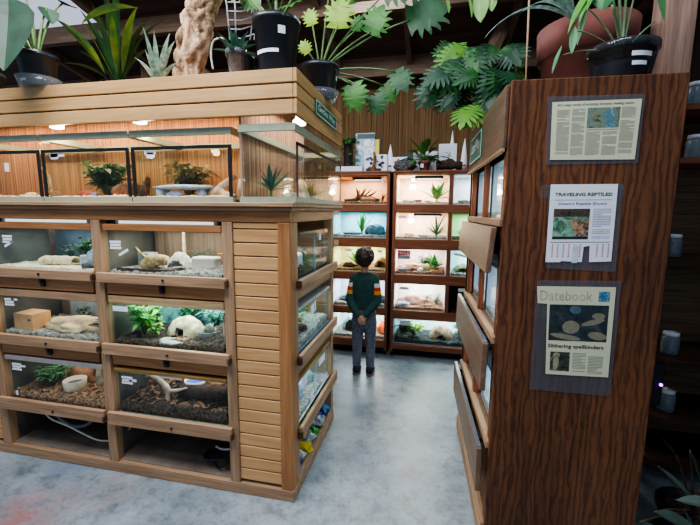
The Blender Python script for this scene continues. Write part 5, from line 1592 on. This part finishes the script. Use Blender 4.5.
G.leaf(at(82, 23, 1, FY - .02), (.9, .0, .42), .36, .062, .75, 10, .2, .55)
G.build('foliage', leafm('yellow margin leaf', (40, 96, 52), (120, 150, 50), .45, .1, 9), t, norm=False)
# silvery bromeliad
c = at(158, 76, 1, FY + .24); t, top = potted('potted_bromeliad', 'silver-striped narrow-leaved plant just left of the twisted trunk', (c.x, FY + .24, TOPZ), .05, .06, .07)
F = MB()
for px, py in ((146, 40), (140, 68), (155, 45), (172, 55), (148, 60), (175, 72), (168, 48)):
    tip = at(px, py, 1, FY + random.uniform(-.02, .1)); d = tip - top
    F.leaf(top, d.normalized() + V((0, 0, .35)), d.length * 1.15 + .03, .03, .6, 8, .3, .35)
F.build('foliage', LG[5], t, norm=False)
# driftwood trunk
YT = FY + .10
K = lambda px, py, dy=0: at(px, py, 1, YT + dy)
m = MB()
cl_ = [((188, 76), .062), ((190, 60), .066), ((194, 44), .068), ((197, 30), .066), ((197, 16), .064), ((204, 4), .062), ((211, -12), .056), ((212, -45), .05)]
rr = random.Random(21)
cp_ = [K(p[0], p[1], .02) for p, r in cl_]
m.tube(cp_, [r * .8 for p, r in cl_], 12, wob=.5, wf=18)
for i in range(22):
    th0 = 2 * PI * i / 22 + rr.uniform(-.2, .2); tw = rr.uniform(-1.2, 1.6); ph = rr.uniform(0, 6)
    P, R_ = [], []
    for j in range(len(cl_) - 1):
        for k in range(6):
            u = k / 6; g_ = j + u
            c_ = cp_[j].lerp(cp_[j + 1], u); R0 = cl_[j][1] + (cl_[j + 1][1] - cl_[j][1]) * u
            a = th0 + tw * g_ / 7 + .35 * math.sin(g_ * 1.9 + ph)
            q_ = R0 * 1.32 * (.74 + .16 * math.sin(g_ * 2.3 + ph * 2))
            P.append(c_ + V((math.cos(a) * q_, math.sin(a) * q_ * .8, 0))); R_.append(.0165 * (1 + .4 * math.sin(g_ * 2.7 + ph)) )
    P[0].z = TOPZ
    m.tube(P, R_, 9, wob=.12, wf=22)
m = remeshed(m, .006, 2)
for i, q in enumerate(m.v):
    w_ = V(q); tw = w_.z * 5
    u = V((w_.x * math.cos(tw) - w_.y * math.sin(tw), w_.x * math.sin(tw) + w_.y * math.cos(tw), w_.z * .10))
    g_ = abs(noise.noise(u * 20 + V((0, 0, noise.noise(w_ * 9)))))
    ax_ = min(cp_, key=lambda c: abs(c.z - w_.z)); r_ = V((w_.x - ax_.x, w_.y - ax_.y, 0))
    if r_.length > .01: w_ -= r_.normalized() * max(0, .10 - g_) * .06
    m.v[i] = tuple(w_)


def trunkm():
    t = NT('weathered pale trunk'); f = t.noise(t.coord((26, 26, 7)), 1, 5, .6, .8); g = t.noise(t.coord(), 70, 4)
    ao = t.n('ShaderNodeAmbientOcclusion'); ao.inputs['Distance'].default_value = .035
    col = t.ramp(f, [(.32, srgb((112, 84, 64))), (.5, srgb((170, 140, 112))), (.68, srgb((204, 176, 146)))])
    col = t.mix(.9, col, t.ramp(ao.outputs['AO'], [(.3, srgb((70, 50, 38))), (.8, (1, 1, 1, 1))]), 'MULTIPLY')  # occlusion shade in the grooves multiplied into the colour
    return t.done(t.bsdf(col, .85, 0, .3, g, .5, .006))


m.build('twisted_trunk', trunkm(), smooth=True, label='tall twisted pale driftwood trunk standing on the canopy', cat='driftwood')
# clear cup with succulent
c = at(232, 68, 1, FY); t, top = potted('potted_succulent', 'spiky grey-green succulent in a mottled clear cup right of the twisted trunk', (c.x, FY + .05, TOPZ), .036, .048, .145, potm=glass('smoky clear cup', (.6, .64, .68), 1.4, .12))
F = MB()
MB().tube([top - V((0, 0, .1)), top + V((0, 0, .02))], [.034, .04], 12).build('potting_mix', plain('orange potting mix', (150, 100, 66), .9, 0, .6, 60), t)
for i in range(16):
    a = i * 2.4; e = .15 + 1.1 * i / 16; F.leaf(top, (math.cos(a) * math.cos(e), math.sin(a) * math.cos(e), math.sin(e)), .13, .035, .5, 6, .3, .3)
F.build('foliage', LG[3], t, norm=False)
m = MB(); q = [at(213, 69, 1, FY + .1), at(211, 55, 1, FY + .1), at(213, 42, 1, FY + .1), at(220, 38, 1, FY + .08), at(226, 40, 1, FY + .08)]
cable(q, .005, plain('pale tube', (180, 186, 180), .5), 'pale thin tube arching left of the clear cup', 'tube', 'tube')
t = thing('mesh_cup', 'dark mesh cup between the clear cup and the large black pot', 'cup', (at(247, 66, 1, FY + .1).x, FY + .1, TOPZ))
MB().lathe((at(247, 66, 1, FY + .1).x, FY + .1, TOPZ), [(.03, 0), (.04, .12), (.042, .13), (.036, .13), (.03, .01), (.001, .01)], 20).build('cup', POT, t, smooth=True)
m = MB()
for px in (230, 236, 250, 254):
    a, b = at(px, 40, 1, FY + .16), at(px + (px - 243) * .8, -30, 1, FY + .16); m.tube([a, a.lerp(b, .5) + V((.01, 0, 0)), b], .004, 5)
for k in range(7):
    a, b = at(229 - k * .5, 38 - k * 9, 1, FY + .16), at(254 + k * .6, 34 - k * 9, 1, FY + .16); m.tube([a, a.lerp(b, .5) - V((0, 0, .012)), b], .003, 5)
m.build('hanging_net', plain('white cord', (200, 210, 220), .6), smooth=True, label='white cord net hanging behind the clear cup', cat='net')
# large black pot near the corner
cx = at(277.5, 65, 1, FY + .08).x
t, top = potted('potted_philodendron', 'lobed-leaf plant in the largest black pot at the canopy corner', (cx, FY + .075, TOPZ), .088, .112, .275, tag=[(-PI / 2 - .15, .36, .125, .016), (-PI / 2 + .62, .66, .035, .035)], ribs=0)
S, F = MB(), MB()
for i, (px, py, yy, sz) in enumerate(((285, -8, 1.75, .17), (262, -16, 1.8, .15), (240, -10, 1.9, .15), (300, -14, 1.85, .14), (275, -30, 1.9, .18), (292, 3, 1.72, .11), (258, 4, 1.95, .10))):
    tip = at(px, py, 1, yy); d = stemto(S, top, tip, .008, .2); F.lobed(tip, d + V((.2 - .1 * i, -.5, -.5)), CAMN + V((0, 0, .5)), sz, seed=i)
S.build('stem', STEM, t, smooth=True); F.build('foliage', LG[0], t, norm=False)
# pot on the aisle edge with palmate leaves
py_ = 2.48
pc = at(322, 96, 0, CX - .04)
t, top = potted('potted_philodendron', 'sprawling lobed-leaf plant in a black pot on the aisle edge of the canopy', (CX - .045, pc.y - .02, TOPZ), .085, .108, .19, saucer=.112, tag=[(.0, .55, .03, .05)])
S = MB(); FF = {k: MB() for k in range(3)}
spec = [(338, 26, 2.25, 0.156, 2, (0.1, -.2, .9)), (371, 32, 2.35, 0.156, 0, (.35, -.2, .7)), (356, 30, 2.5, 0.088, 0, (.2, -.2, .9)), (410, 20, 2.5, 0.237, 1, (.9, -.2, .25)), (312, 24, 2.3, 0.088, 2, (-.2, -.2, .8)), (345, 3, 2.3, 0.150, 0, (.0, -.3, .6)), (352, 85, 2.35, 0.163, 0, (.3, -.3, -.9)), (375, 95, 2.4, 0.125, 1, (.3, -.3, -1)), (396, 72, 2.45, 0.150, 1, (.3, -.3, -.5)), (308, 52, 2.25, 0.075, 2, (-.4, -.2, .6)), (385, -6, 2.4, 0.200, 1, (.7, -.2, .3)), (330, -14, 2.5, 0.175, 0, (-.1, -.2, .7)), (384, 86, 2.5, 0.125, 0, (.5, -.3, -.7))]
for i, (px, py, yy, sz, mi, d) in enumerate(spec):
    tip = at(px, py, 1, yy); stemto(S, top + V((.0, 0, -.005)), tip, .0065, .25)
    FF[mi].lobed(tip, d, CAMN + V((0, 0, .25)), sz, seed=20 + i, droop=.5)
S.build('stem', STEM, t, smooth=True)
for k in FF: FF[k].build('foliage', [LG[0], leafm('shaded lobed leaf', (26, 70, 38), (48, 98, 54)), LG[2]][k], t, norm=False)  # mid, dark and yellow green leaf tones

# ------------------------------------------------------------------ plants on the right cabinet
RT = PH - .001
# bushy lobed plant at the far end
bc = RXF(.10, .93, RT)
t, top = potted('potted_fern', 'dense lobed-leaf plant spilling from a dark pot at the far end of the plywood cabinet', bc, .075, .10, .20)
S = MB(); FF = {k: MB() for k in range(3)}
rr = random.Random(4)
gx = []
while len(gx) < 62:
    u, v_ = rr.uniform(-1, 1), rr.uniform(-1, 1)
    if u * u + v_ * v_ > 1 or (u < -.2 and v_ > .45 and rr.random() < .6) or (u > .45 and v_ > .45): continue
    gx.append((476 + 45 * u, 76 + 36 * v_, 2.46 + .16 * v_ * -.6 + rr.uniform(-.14, .12)))
for i, (px, py, yy) in enumerate(gx):
    tip = at(px, py, 1, yy); stemto(S, top, tip, .005, .6)
    o = V((tip.x - top.x, -.35, -.35)).normalized()
    FF[(0, 1, 1, 2, 0)[i % 5]].lobed(tip - o * .05, o + V((rr.uniform(-.4, .4), 0, rr.uniform(-.3, .4))), CAMN + V((rr.uniform(-.5, .5), 0, rr.uniform(0, .9))), rr.uniform(.13, .19), 7, .34, wide=.5, seed=40 + i, droop=.8)
S.build('stem', STEM, t, smooth=True)
for k in FF: FF[k].build('foliage', [leafm('forest lobed leaf', (22, 70, 28), (46, 104, 40)), leafm('deep lobed leaf', (14, 50, 32), (34, 82, 52)), leafm('fresh lobed leaf', (70, 126, 36), (108, 156, 52))][k], t, norm=False)
# large terracotta pot
tc_ = at(583, 70, 1, 2.43)
t = thing('potted_spider_plant', 'striped spider plant in the large terracotta pot on the plywood cabinet', 'plant', (tc_.x, 2.43, RT))
R1 = abs(at(634, 30, 1, 2.43).x - at(532, 30, 1, 2.43).x) / 2 * .96
HTp = at(583, 9, 1, 2.43 - R1).z - RT
m = MB(); c = (tc_.x, 2.43, RT)
m.lathe(c, [(R1 * .62, 0), (R1 * .66, .01), (R1 * .90, HTp * .66), (R1 * .97, HTp * .67), (R1, HTp), (R1 * .93, HTp), (R1 * .88, HTp * .85), (.001, HTp * .85)], 40)
m.build('pot', TERRA, t, smooth=True)
top = V((tc_.x, 2.43, RT + HTp * .86))
F, G = MB(), MB()
for px, py, W in ((512, 66, .035), (556, 2, .03), (528, -5, .03), (500, 2, .03), (545, -30, .03), (600, -30, .03), (533, 30, .028)):
    b_ = V((tc_.x - .12, 2.3 - .08, RT + HTp * .9)); tip = at(px, py, 1, 2.05); d = tip - b_
    F.leaf(b_, d.normalized() + V((0, 0, .9)), d.length * 1.35, W, 1.5, 12, .25, .4)
for px, py, W in ((574, 45, .05), (566, 62, .04), (556, 74, .04), (590, 5, .05)):
    b_ = V((tc_.x - .02, 2.3 - .12, RT + HTp * .95)); tip = at(px, py, 1, 1.98); d = tip - b_
    G.leaf(b_ + V((0, -.05, .06)), d.normalized() + V((0, -.2, .6)), d.length * 1.1, W, 1.3, 9, .2, .5)
MB().lathe((c[0], c[1], c[2] + HTp * .85), [(R1 * .88, 0), (.001, .02)], 24).build('soil', SOIL, t, smooth=True)
F.build('foliage', LG[5], t, norm=False); G.build('foliage', leafm('grassy green blade', (60, 130, 44), (100, 160, 70)), t, norm=False)
# clear pot with orchid stems at the front
oc = at(622, 72, 1, 1.93)
t, top = potted('potted_orchid', 'long-stemmed plant in a clear dark nursery pot at the front of the plywood cabinet', (oc.x, 1.95, RT), .105, .128, .17, potm=glass('dark clear pot', (.42, .48, .56), 1.8, .035), tag=[(-PI / 2 + .25, .58, .085, .018), (-PI / 2 + .20, .38, .06, .016)])
MB().lathe((oc.x, 1.95, RT + .01), [(.092, 0), (.098, .07), (.102, .085), (.001, .09)], 24).build('potting_mix', plain('blue black mix', (36, 44, 56), .8, 0, .5, 40), t, smooth=True)
S, F = MB(), MB()
top = V((oc.x, 1.95, RT + .14))
for px, py, yy, r in ((608, -20, 1.95, .007), (617, -30, 2.0, .008), (628, -30, 1.95, .007), (588, 8, 1.9, .005), (575, 30, 1.85, .004), (636, -10, 2.0, .006), (655, 22, 1.98, .005), (612, 5, 1.85, .008), (563, 55, 1.82, .004)):
    stemto(S, top, at(px, py, 1, yy), r, .35)
S.build('stem', plain('grey green stem', (116, 136, 96), .6), t, smooth=True)
for px, py, yy, d, L, W in ((652, -24, 1.95, (.3, -.1, -1), .2, .12), (575, 26, 1.85, (-.1, -.2, -1), .12, .03), (562, 45, 1.82, (-.3, -.1, -1), .12, .03), (588, 2, 1.9, (-.2, -.1, -1), .18, .035), (606, -26, 1.9, (0, 0, -.3), .14, .1), (630, -28, 1.95, (.3, 0, .3), .14, .1)):
    F.leaf(at(px, py, 1, yy), d, L, W, .1, 8, .2, .45, .8)
F.build('foliage', leafm('orchid leaf', (60, 124, 78), (96, 156, 104)), t, norm=False)
st_ = MB(); a, b = at(527, 76, 1, 2.3), at(530, -20, 1, 2.3); a.z = RT
st_.tube([a, b], .005, 8).build('bamboo_stake', plain('dry bamboo', (176, 146, 108), .7), smooth=True, label='thin bamboo stake left of the terracotta pot', cat='stake')
# hanging plant overhead
hy = 2.3; hx = at(468, -50, 1, hy)
t = thing('hanging_plant', 'pale green leaves of the basket plant hanging overhead in the aisle', 'plant', (hx.x, hy, hx.z + .08))
m = MB(); pot_lathe(m, (hx.x, hy, hx.z + .08), .09, .12, .12); m.build('basket', POT, t, smooth=True)
S, F = MB(), MB()
for a in (0, 2.1, 4.2): S.tube([(hx.x + .12 * math.cos(a), hy + .12 * math.sin(a), hx.z + .2), (hx.x, hy, hx.z + .6)], .003, 5)
S.tube([(hx.x, hy, hx.z + .6), (hx.x, hy, roofz(hy) - .002)], .003, 5)
S.build('hanger', BLACK, t)
F2 = MB()
for px, py, L, W in ((446, -5, .10, .05), (468, -8, .14, .045), (480, -14, .19, .085), (492, -8, .10, .05), (456, -22, .1, .05), (500, -25, .13, .06), (436, -28, .12, .05)):
    p = at(px, py, 1, hy - .02); stemto(F2, (hx.x, hy - .05, hx.z + .18), p, .004, .8); F.leaf(p, (random.uniform(-.2, .2), -.1, -1), L, W, .1, 8, .2, .45, .8)
F2.build('stem', STEM, t, smooth=True); F.build('foliage', leafm('pale basket leaf', (120, 170, 90), (160, 200, 120), .4, .4), t, norm=False)

# ------------------------------------------------------------------ dim corner at the far right
rk = thing('storage_rack', 'dark rack with glass jars in the dim corner right of the plywood panel', 'rack', (1.62, 2.62, 0))
for x in (1.26, 1.96):
    for y in (2.45, 2.78): MB().box(x, x + .05, y, y + .05, 0, 2.3).build('leg', darkwood('z'), rk)
for z in (.12, .40, .76, 1.345, 1.90, 2.18):
    MB().box(1.24, 2.03, 2.44, 2.84, z - .03, z).build('shelf', redwood('x') if z > 1.7 else darkwood('x'), rk)
MB().box(1.28, 1.98, 2.835, 2.85, .1, 2.3).build('back_board', wood('pale rack board', (120, 98, 76), (160, 134, 104), 'x'), rk)
jars = [(1.90, 1.434, 'clear jar with white lid on the second shelf from the top, left'), (1.90, 1.6, 'clear jar with white lid on the second shelf from the top, right'), (2.18, 1.406, 'clear jar with white lid on the top rack shelf'), (1.345, 1.381, 'clear jar with white lid on the third shelf from the top'), (.76, 1.433, 'clear jar with white lid on the fourth shelf from the top'), (.40, 1.45, 'clear jar with white lid on the lowest jar shelf')]
for z, x, lb in jars:
    j = thing('storage_jar', lb.replace('clear jar with white lid', 'white-lidded jar') + ', dim corner rack', 'jar', (x, 2.55, z), group='jars on the corner rack')
    MB().lathe((x, 2.55, z), [(.04, 0), (.045, .01), (.045, .10), (.036, .115)], 20).build('jar_body', plain('frosted jar', (120, 132, 138), .3, 0, .2, 40), j, smooth=True)
    MB().lathe((x, 2.55, z + .1152), [(.04, 0), (.04, .02), (.001, .022)], 20).build('lid', WHITE, j, smooth=True)
pl = at(658.5, 383, 1, 2.24)
ps = thing('power_strip', 'black power strip with a purple light on the rough post', 'power strip', (pl.x - .03, PY - .02, pl.z - .12))
MB().box(pl.x - .055, pl.x + .012, PY - .03, PY - .001, pl.z - .12, pl.z + .12).build('housing', BLACK, ps, bevel=.004)
MB().ellip((pl.x, PY - .033, pl.z), (.008, .008, .008), 10, 8).build('indicator_light', emit('purple indicator', (.45, .05, 1), 6), ps, smooth=True)
# foreground plant low on the right
fc = at(668, 545, 1, 1.9)
fx, fyy = 1.28, 1.95
t, top = potted('potted_rubber_plant', 'dusky broad-leaved plant low in the dim right corner', (fx, fyy, 0), .11, .14, .2)
S, F = MB(), MB()
for px, py, yy, d, L, W in ((658, 466, 1.8, (.5, -.2, -.4), .2, .055), (690, 450, 1.85, (.2, -.1, -.6), .16, .07), (676, 500, 1.7, (.6, -.3, .25), .17, .08), (655, 512, 1.7, (.7, -.2, -.1), .16, .09), (684, 510, 1.75, (.3, -.2, -.8), .15, .06), (640, 522, 1.75, (.6, -.3, -.3), .14, .08), (676, 455, 1.9, (-.5, 0, .6), .13, .04), (700, 490, 1.8, (.4, -.2, .1), .16, .08)):
    p = at(px, py, 1, yy); stemto(S, top, p, .006, .2); F.leaf(p, d, L, W, .2, 8, .2, .45, .8)
S.build('stem', BROWNSTEM, t, smooth=True); F.build('foliage', LG[6], t, norm=False)

# ------------------------------------------------------------------ the child
BX, BY = -.606, 3.54
G = lambda x, y, z: V((BX + x, BY + y, z))


def limb(mb, pts, rad, n=14, sq=None):
    P, R_ = [], []
    for j in range(len(pts) - 1):
        for k in range(5):
            u = k / 5; P.append(V(pts[j]).lerp(V(pts[j + 1]), u)); R_.append(rad[j] + (rad[j + 1] - rad[j]) * u)
    P.append(V(pts[-1])); R_.append(rad[-1])
    for q in range(2):
        P2 = list(P)
        for i in range(1, len(P) - 1): P2[i] = P[i] * .5 + (P[i - 1] + P[i + 1]) * .25
        P = P2
    mb.tube(P, R_, n, squash=sq)
    mb.ellip(P[0], (R_[0] * .98,) * 3, 12, 8); mb.ellip(P[-1], (R_[-1] * .98,) * 3, 12, 8)


def hand(mb, wrist, fwd, palm_n, side):
    """palm with four curled fingers and a thumb; fwd points to the fingertips, side towards the thumb"""
    f, n_, s = V(fwd).normalized(), V(palm_n).normalized(), V(side).normalized()
    L = .055
    pc_ = V(wrist) + f * L * .5
    for u in (-.5, 0, .5):
        mb.tube([V(wrist) + s * u * .024, V(wrist) + f * L + s * u * .036], [.0105, .011], 8)
        mb.ellip(V(wrist) + f * L + s * u * .036, (.011,) * 3, 8, 6)
    for k, (u, ln) in enumerate(((.55, .040), (.18, .046), (-.18, .043), (-.55, .034))):
        b = V(wrist) + f * L * .95 + s * u * .036
        p1 = b + f * ln * .42 + n_ * ln * .10; p2 = p1 + f * ln * .26 + n_ * ln * .26; p3 = p2 + f * ln * .08 + n_ * ln * .3
        mb.tube([b - f * .008, p1, p2, p3], [.0072, .0068, .0062, .0054], 8); mb.ellip(p3, (.0054,) * 3, 8, 6)
    b = V(wrist) + f * .012 + s * .016
    p1 = b + f * .018 + s * .014 + n_ * .006; p2 = p1 + f * .02 + s * .002 + n_ * .01
    mb.tube([b, p1, p2], [.009, .0078, .0062], 8); mb.ellip(p2, (.0062,) * 3, 8, 6)


ELX, ELZ = .140, .745
SHX, SHZ = .118, .975
LW, RW = G(-.035, -.125, .612), G(.030, -.118, .622)
body = MB()
body.rings([(BX, BY, .50, .10, .07), (BX, BY, .56, .112, .08), (BX, BY - .004, .66, .098, .07), (BX, BY - .008, .78, .108, .074), (BX, BY - .006, .90, .110, .070), (BX, BY - .004, .955, .098, .058), (BX, BY, 1.0, .05, .042)])
limb(body, [G(0, -.005, .99), G(0, 0, 1.03), G(0, .008, 1.09)], [.048, .040, .040])
# head: skull, jaw, nose, lips, ears
HZ = 1.155
body.ellip(G(0, .008, HZ + .008), (.076, .090, .088), 24, 16)
body.ellip(G(0, .045, HZ - .045), (.056, .052, .052), 20, 12)
body.ellip(G(0, .06, HZ - .03), (.05, .045, .05), 16, 10)
limb(body, [G(0, .100, HZ + .01), G(0, .112, HZ - .018)], [.007, .012], 10)
body.ellip(G(0, .099, HZ - .05), (.020, .008, .008), 10, 6)
for s in (-1, 1):
    body.ellip(G(s * .078, .0, HZ - .01), (.010, .018, .028), 12, 8)
    body.ellip(G(s * .03, .088, HZ + .018), (.016, .008, .006), 8, 6)
# arms and hands
for s, W in ((-1, LW), (1, RW)):
    sh_ = G(s * .095, -.004, SHZ); el = G(s * ELX, -.055, ELZ)
    limb(body, [sh_ - V((s * .008, 0, .015)), el, W], [.030, .026, .019], 12)
hand(body, LW, (.55, -.12, -.8), (.2, .8, -.2), (.8, -.1, .5))
hand(body, RW, (-.45, -.16, -.85), (-.3, .75, -.3), (-.8, -.1, .45))
# legs
for s in (-1, 1):
    limb(body, [G(s * .058, 0, .53), G(s * .064, .004, .30), G(s * .066, -.008, .09), G(s * .066, -.004, .055)], [.066, .044, .030, .028], 14)
    limb(body, [G(s * .066, -.015, .04), G(s * .070, .06, .03)], [.028, .022], 12)
bm_ = remeshed(body, .0048, 3)
SKIN = plain('skin', (206, 160, 134), .55, 0, .05, 20)
boy = bm_.build('person', SKIN, smooth=True, label='child seen from behind in green sweater and grey jeans, hands clasped behind back', cat='person', origin=(BX, BY, 0))
E_ = MB()
for s in (-1, 1):
    MB().ellip(G(s * .03, .090, HZ + .004), (.012, .010, .009), 12, 8).build('eye', plain('eye white', (236, 236, 232), .3), boy, smooth=True)
    MB().ellip(G(s * .03, .098, HZ + .004), (.0055, .003, .0055), 10, 6).build('iris', plain('dark iris', (40, 28, 20), .2), boy, smooth=True)
MB().ellip(G(0, .1055, HZ - .05), (.016, .004, .006), 10, 6).build('lips', plain('lips', (186, 110, 100), .5), boy, smooth=True)
# hair
hm = MB()
hm.ellip(G(0, -.004, HZ + .022), (.085, .094, .086), 24, 16)
hm.ellip(G(0, -.030, HZ - .014), (.079, .068, .072), 24, 16)
for i in range(90):
    a = random.uniform(0, 2 * PI); e = random.uniform(-.5, 1.3)
    if math.sin(a) > .3 and e < .45: e = random.uniform(.5, 1.2)
    d = V((math.cos(a) * math.cos(e), math.sin(a) * math.cos(e), math.sin(e)))
    p = G(0, -.006, HZ + .022) + V((d.x * .084, d.y * .092, d.z * .085))
    tg = (V((0, 0, -1)) - d * -d.z).normalized() if abs(d.z) < .95 else V((1, 0, 0))
    hm.tube([p, p + tg * .022 + d * .001, p + tg * .042 - d * .005], [.009, .008, .003], 6)
hair = remeshed(hm, .0045, 1)
# trim the hairline: keep the face clear
keep = []
for f in hair.f:
    c_ = sum((V(hair.v[i]) for i in f), V()) / len(f)
    x, y, z = c_.x - BX, c_.y - BY, c_.z - HZ
    if y > .055 and z < .045 - .0: continue
    if y > .02 and z < -.03: continue
    if z < -.083: continue
    keep.append(f)
hair.f = keep


def hairm():
    t = NT('dark brown hair'); f = t.noise(t.coord((60, 60, 8)), 1.2, 4)
    return t.done(t.bsdf(t.ramp(f, [(.3, srgb((26, 18, 18))), (.7, srgb((74, 54, 48)))]), .42, 0, .5, f, .6, .004))


hair.build('hair', hairm(), boy, smooth=True)
# sweater
sw_ = MB()
sw_.rings([(BX, BY - .004, .665, .104, .080), (BX, BY - .006, .68, .118, .092), (BX, BY - .008, .74, .116, .088), (BX, BY - .010, .82, .120, .086), (BX, BY - .008, .90, .124, .086), (BX, BY - .006, .955, .118, .078), (BX, BY - .002, .995, .080, .060), (BX, BY, 1.022, .062, .052)])
for s, W in ((-1, LW), (1, RW)):
    sh_ = G(s * .096, -.004, SHZ - .012); el = G(s * ELX, -.055, ELZ)
    limb(sw_, [sh_, sh_.lerp(el, .5) + V((s * .006, 0, 0)), el, el.lerp(W, .55), W.lerp(el, .06)], [.046, .042, .037, .034, .029], 16)
swm = remeshed(sw_, .0055, 3)
GRN = plain('dark green knit', (46, 82, 78), .9, 0, .25, 60, .4)
STR = [plain('white stripe knit', (226, 220, 214), .9, 0, .06), plain('red stripe knit', (200, 62, 40), .9, 0, .08), plain('amber stripe knit', (232, 164, 52), .9, 0, .08)]
so = swm.build('sweater', [GRN] + STR, boy, smooth=True)
for p in so.data.polygons:
    c_ = p.center  # person origin at (BX, BY, 0)
    if abs(c_.x) > .105:
        if .885 < c_.z <= .922: p.material_index = 1
        elif .852 < c_.z <= .885: p.material_index = 2
        elif .815 < c_.z <= .852: p.material_index = 3
# jeans
jn = MB()
jn.rings([(BX, BY, .47, .10, .074), (BX, BY - .004, .53, .120, .090), (BX, BY - .004, .60, .120, .090), (BX, BY - .004, .68, .112, .084)])
for s in (-1, 1):
    limb(jn, [G(s * .058, -.002, .54), G(s * .064, .002, .40), G(s * .066, .004, .30), G(s * .067, -.006, .15), G(s * .068, -.004, .085)], [.070, .057, .049, .043, .042], 18)
    for z in (.10, .125, .29, .31): jn.lathe((BX + s * .067, BY - .004, z), [(.036, 0), (.045 if z < .2 else .051, .008), (.036, .016)], 18)
jo = remeshed(jn, .0055, 3).build('jeans', plain('grey blue denim', (118, 126, 140), .9, 0, .3, 40, .3), boy, smooth=True)
for s in (-1, 1):
    x = s * .06; PK = MB()
    PK.hexa([G(x - .032, -.101, .52), G(x + .032, -.101, .52), G(x + .032, -.09, .52), G(x - .032, -.09, .52), G(x - .034, -.105, .59), G(x + .034, -.105, .59), G(x + .034, -.09, .59), G(x - .034, -.09, .59)])
    PK.build('back_pocket', plain('denim pocket', (106, 114, 128), .9, 0, .2), jo, bevel=.004)
for s in (-1, 1):
    sm = MB()
    sm.ellip(G(s * .067, -.02, .045), (.040, .050, .042), 18, 12); sm.ellip(G(s * .070, .05, .036), (.040, .062, .032), 18, 12); sm.tube([G(s * .067, -.012, .04), G(s * .067, -.008, .09)], [.040, .036], 16)
    sh_ = remeshed(sm, .005, 3)
    sh_.v = [(x, y, max(z, .016)) for x, y, z in sh_.v]
    so_ = sh_.build('shoe', plain('navy shoe', (30, 36, 50), .6, 0, .2), boy, smooth=True)
    q = MB(); q.rings([(BX + s * .069, BY + .018, .0, .041, .092), (BX + s * .069, BY + .018, .008, .043, .095), (BX + s * .069, BY + .018, .020, .042, .094)], 24)
    q.build('sole', plain('pale sole', (150, 120, 112), .6), so_, smooth=False)

# ------------------------------------------------------------------ light
w = bpy.data.worlds.new('world'); SC.world = w; w.use_nodes = True
bg = w.node_tree.nodes['Background']; bg.inputs[0].default_value = (.62, .76, 1.0, 1); bg.inputs[1].default_value = .34
area((-1.5, .75, 3.75), 1.8, 92, (.97, .97, 1), (math.radians(16), math.radians(6), 0), sizey=1.0, name='skylight')
area((-.5, 3.1, 3.42), .7, 22, (.80, .90, 1), sizey=1.2, name='aisle skylight')
area((.35, 1.3, 3.7), 1.2, 22, (.78, .88, 1), sizey=.6, name='front skylight')
area((-2.0, 1.55, 3.75), .26, 13, (1, .97, .92), sizey=.28, name='pot shadow light')  # small light added to throw the pots' shadows on the canopy boards
SC.view_settings.view_transform = 'AgX'
SC.view_settings.look = 'AgX - Medium High Contrast'
SC.view_settings.exposure = 0.45
SC.cycles.use_denoising = True
SC.cycles.max_bounces = 6
SC.cycles.transparent_max_bounces = 24
SC.cycles.sample_clamp_indirect = 6
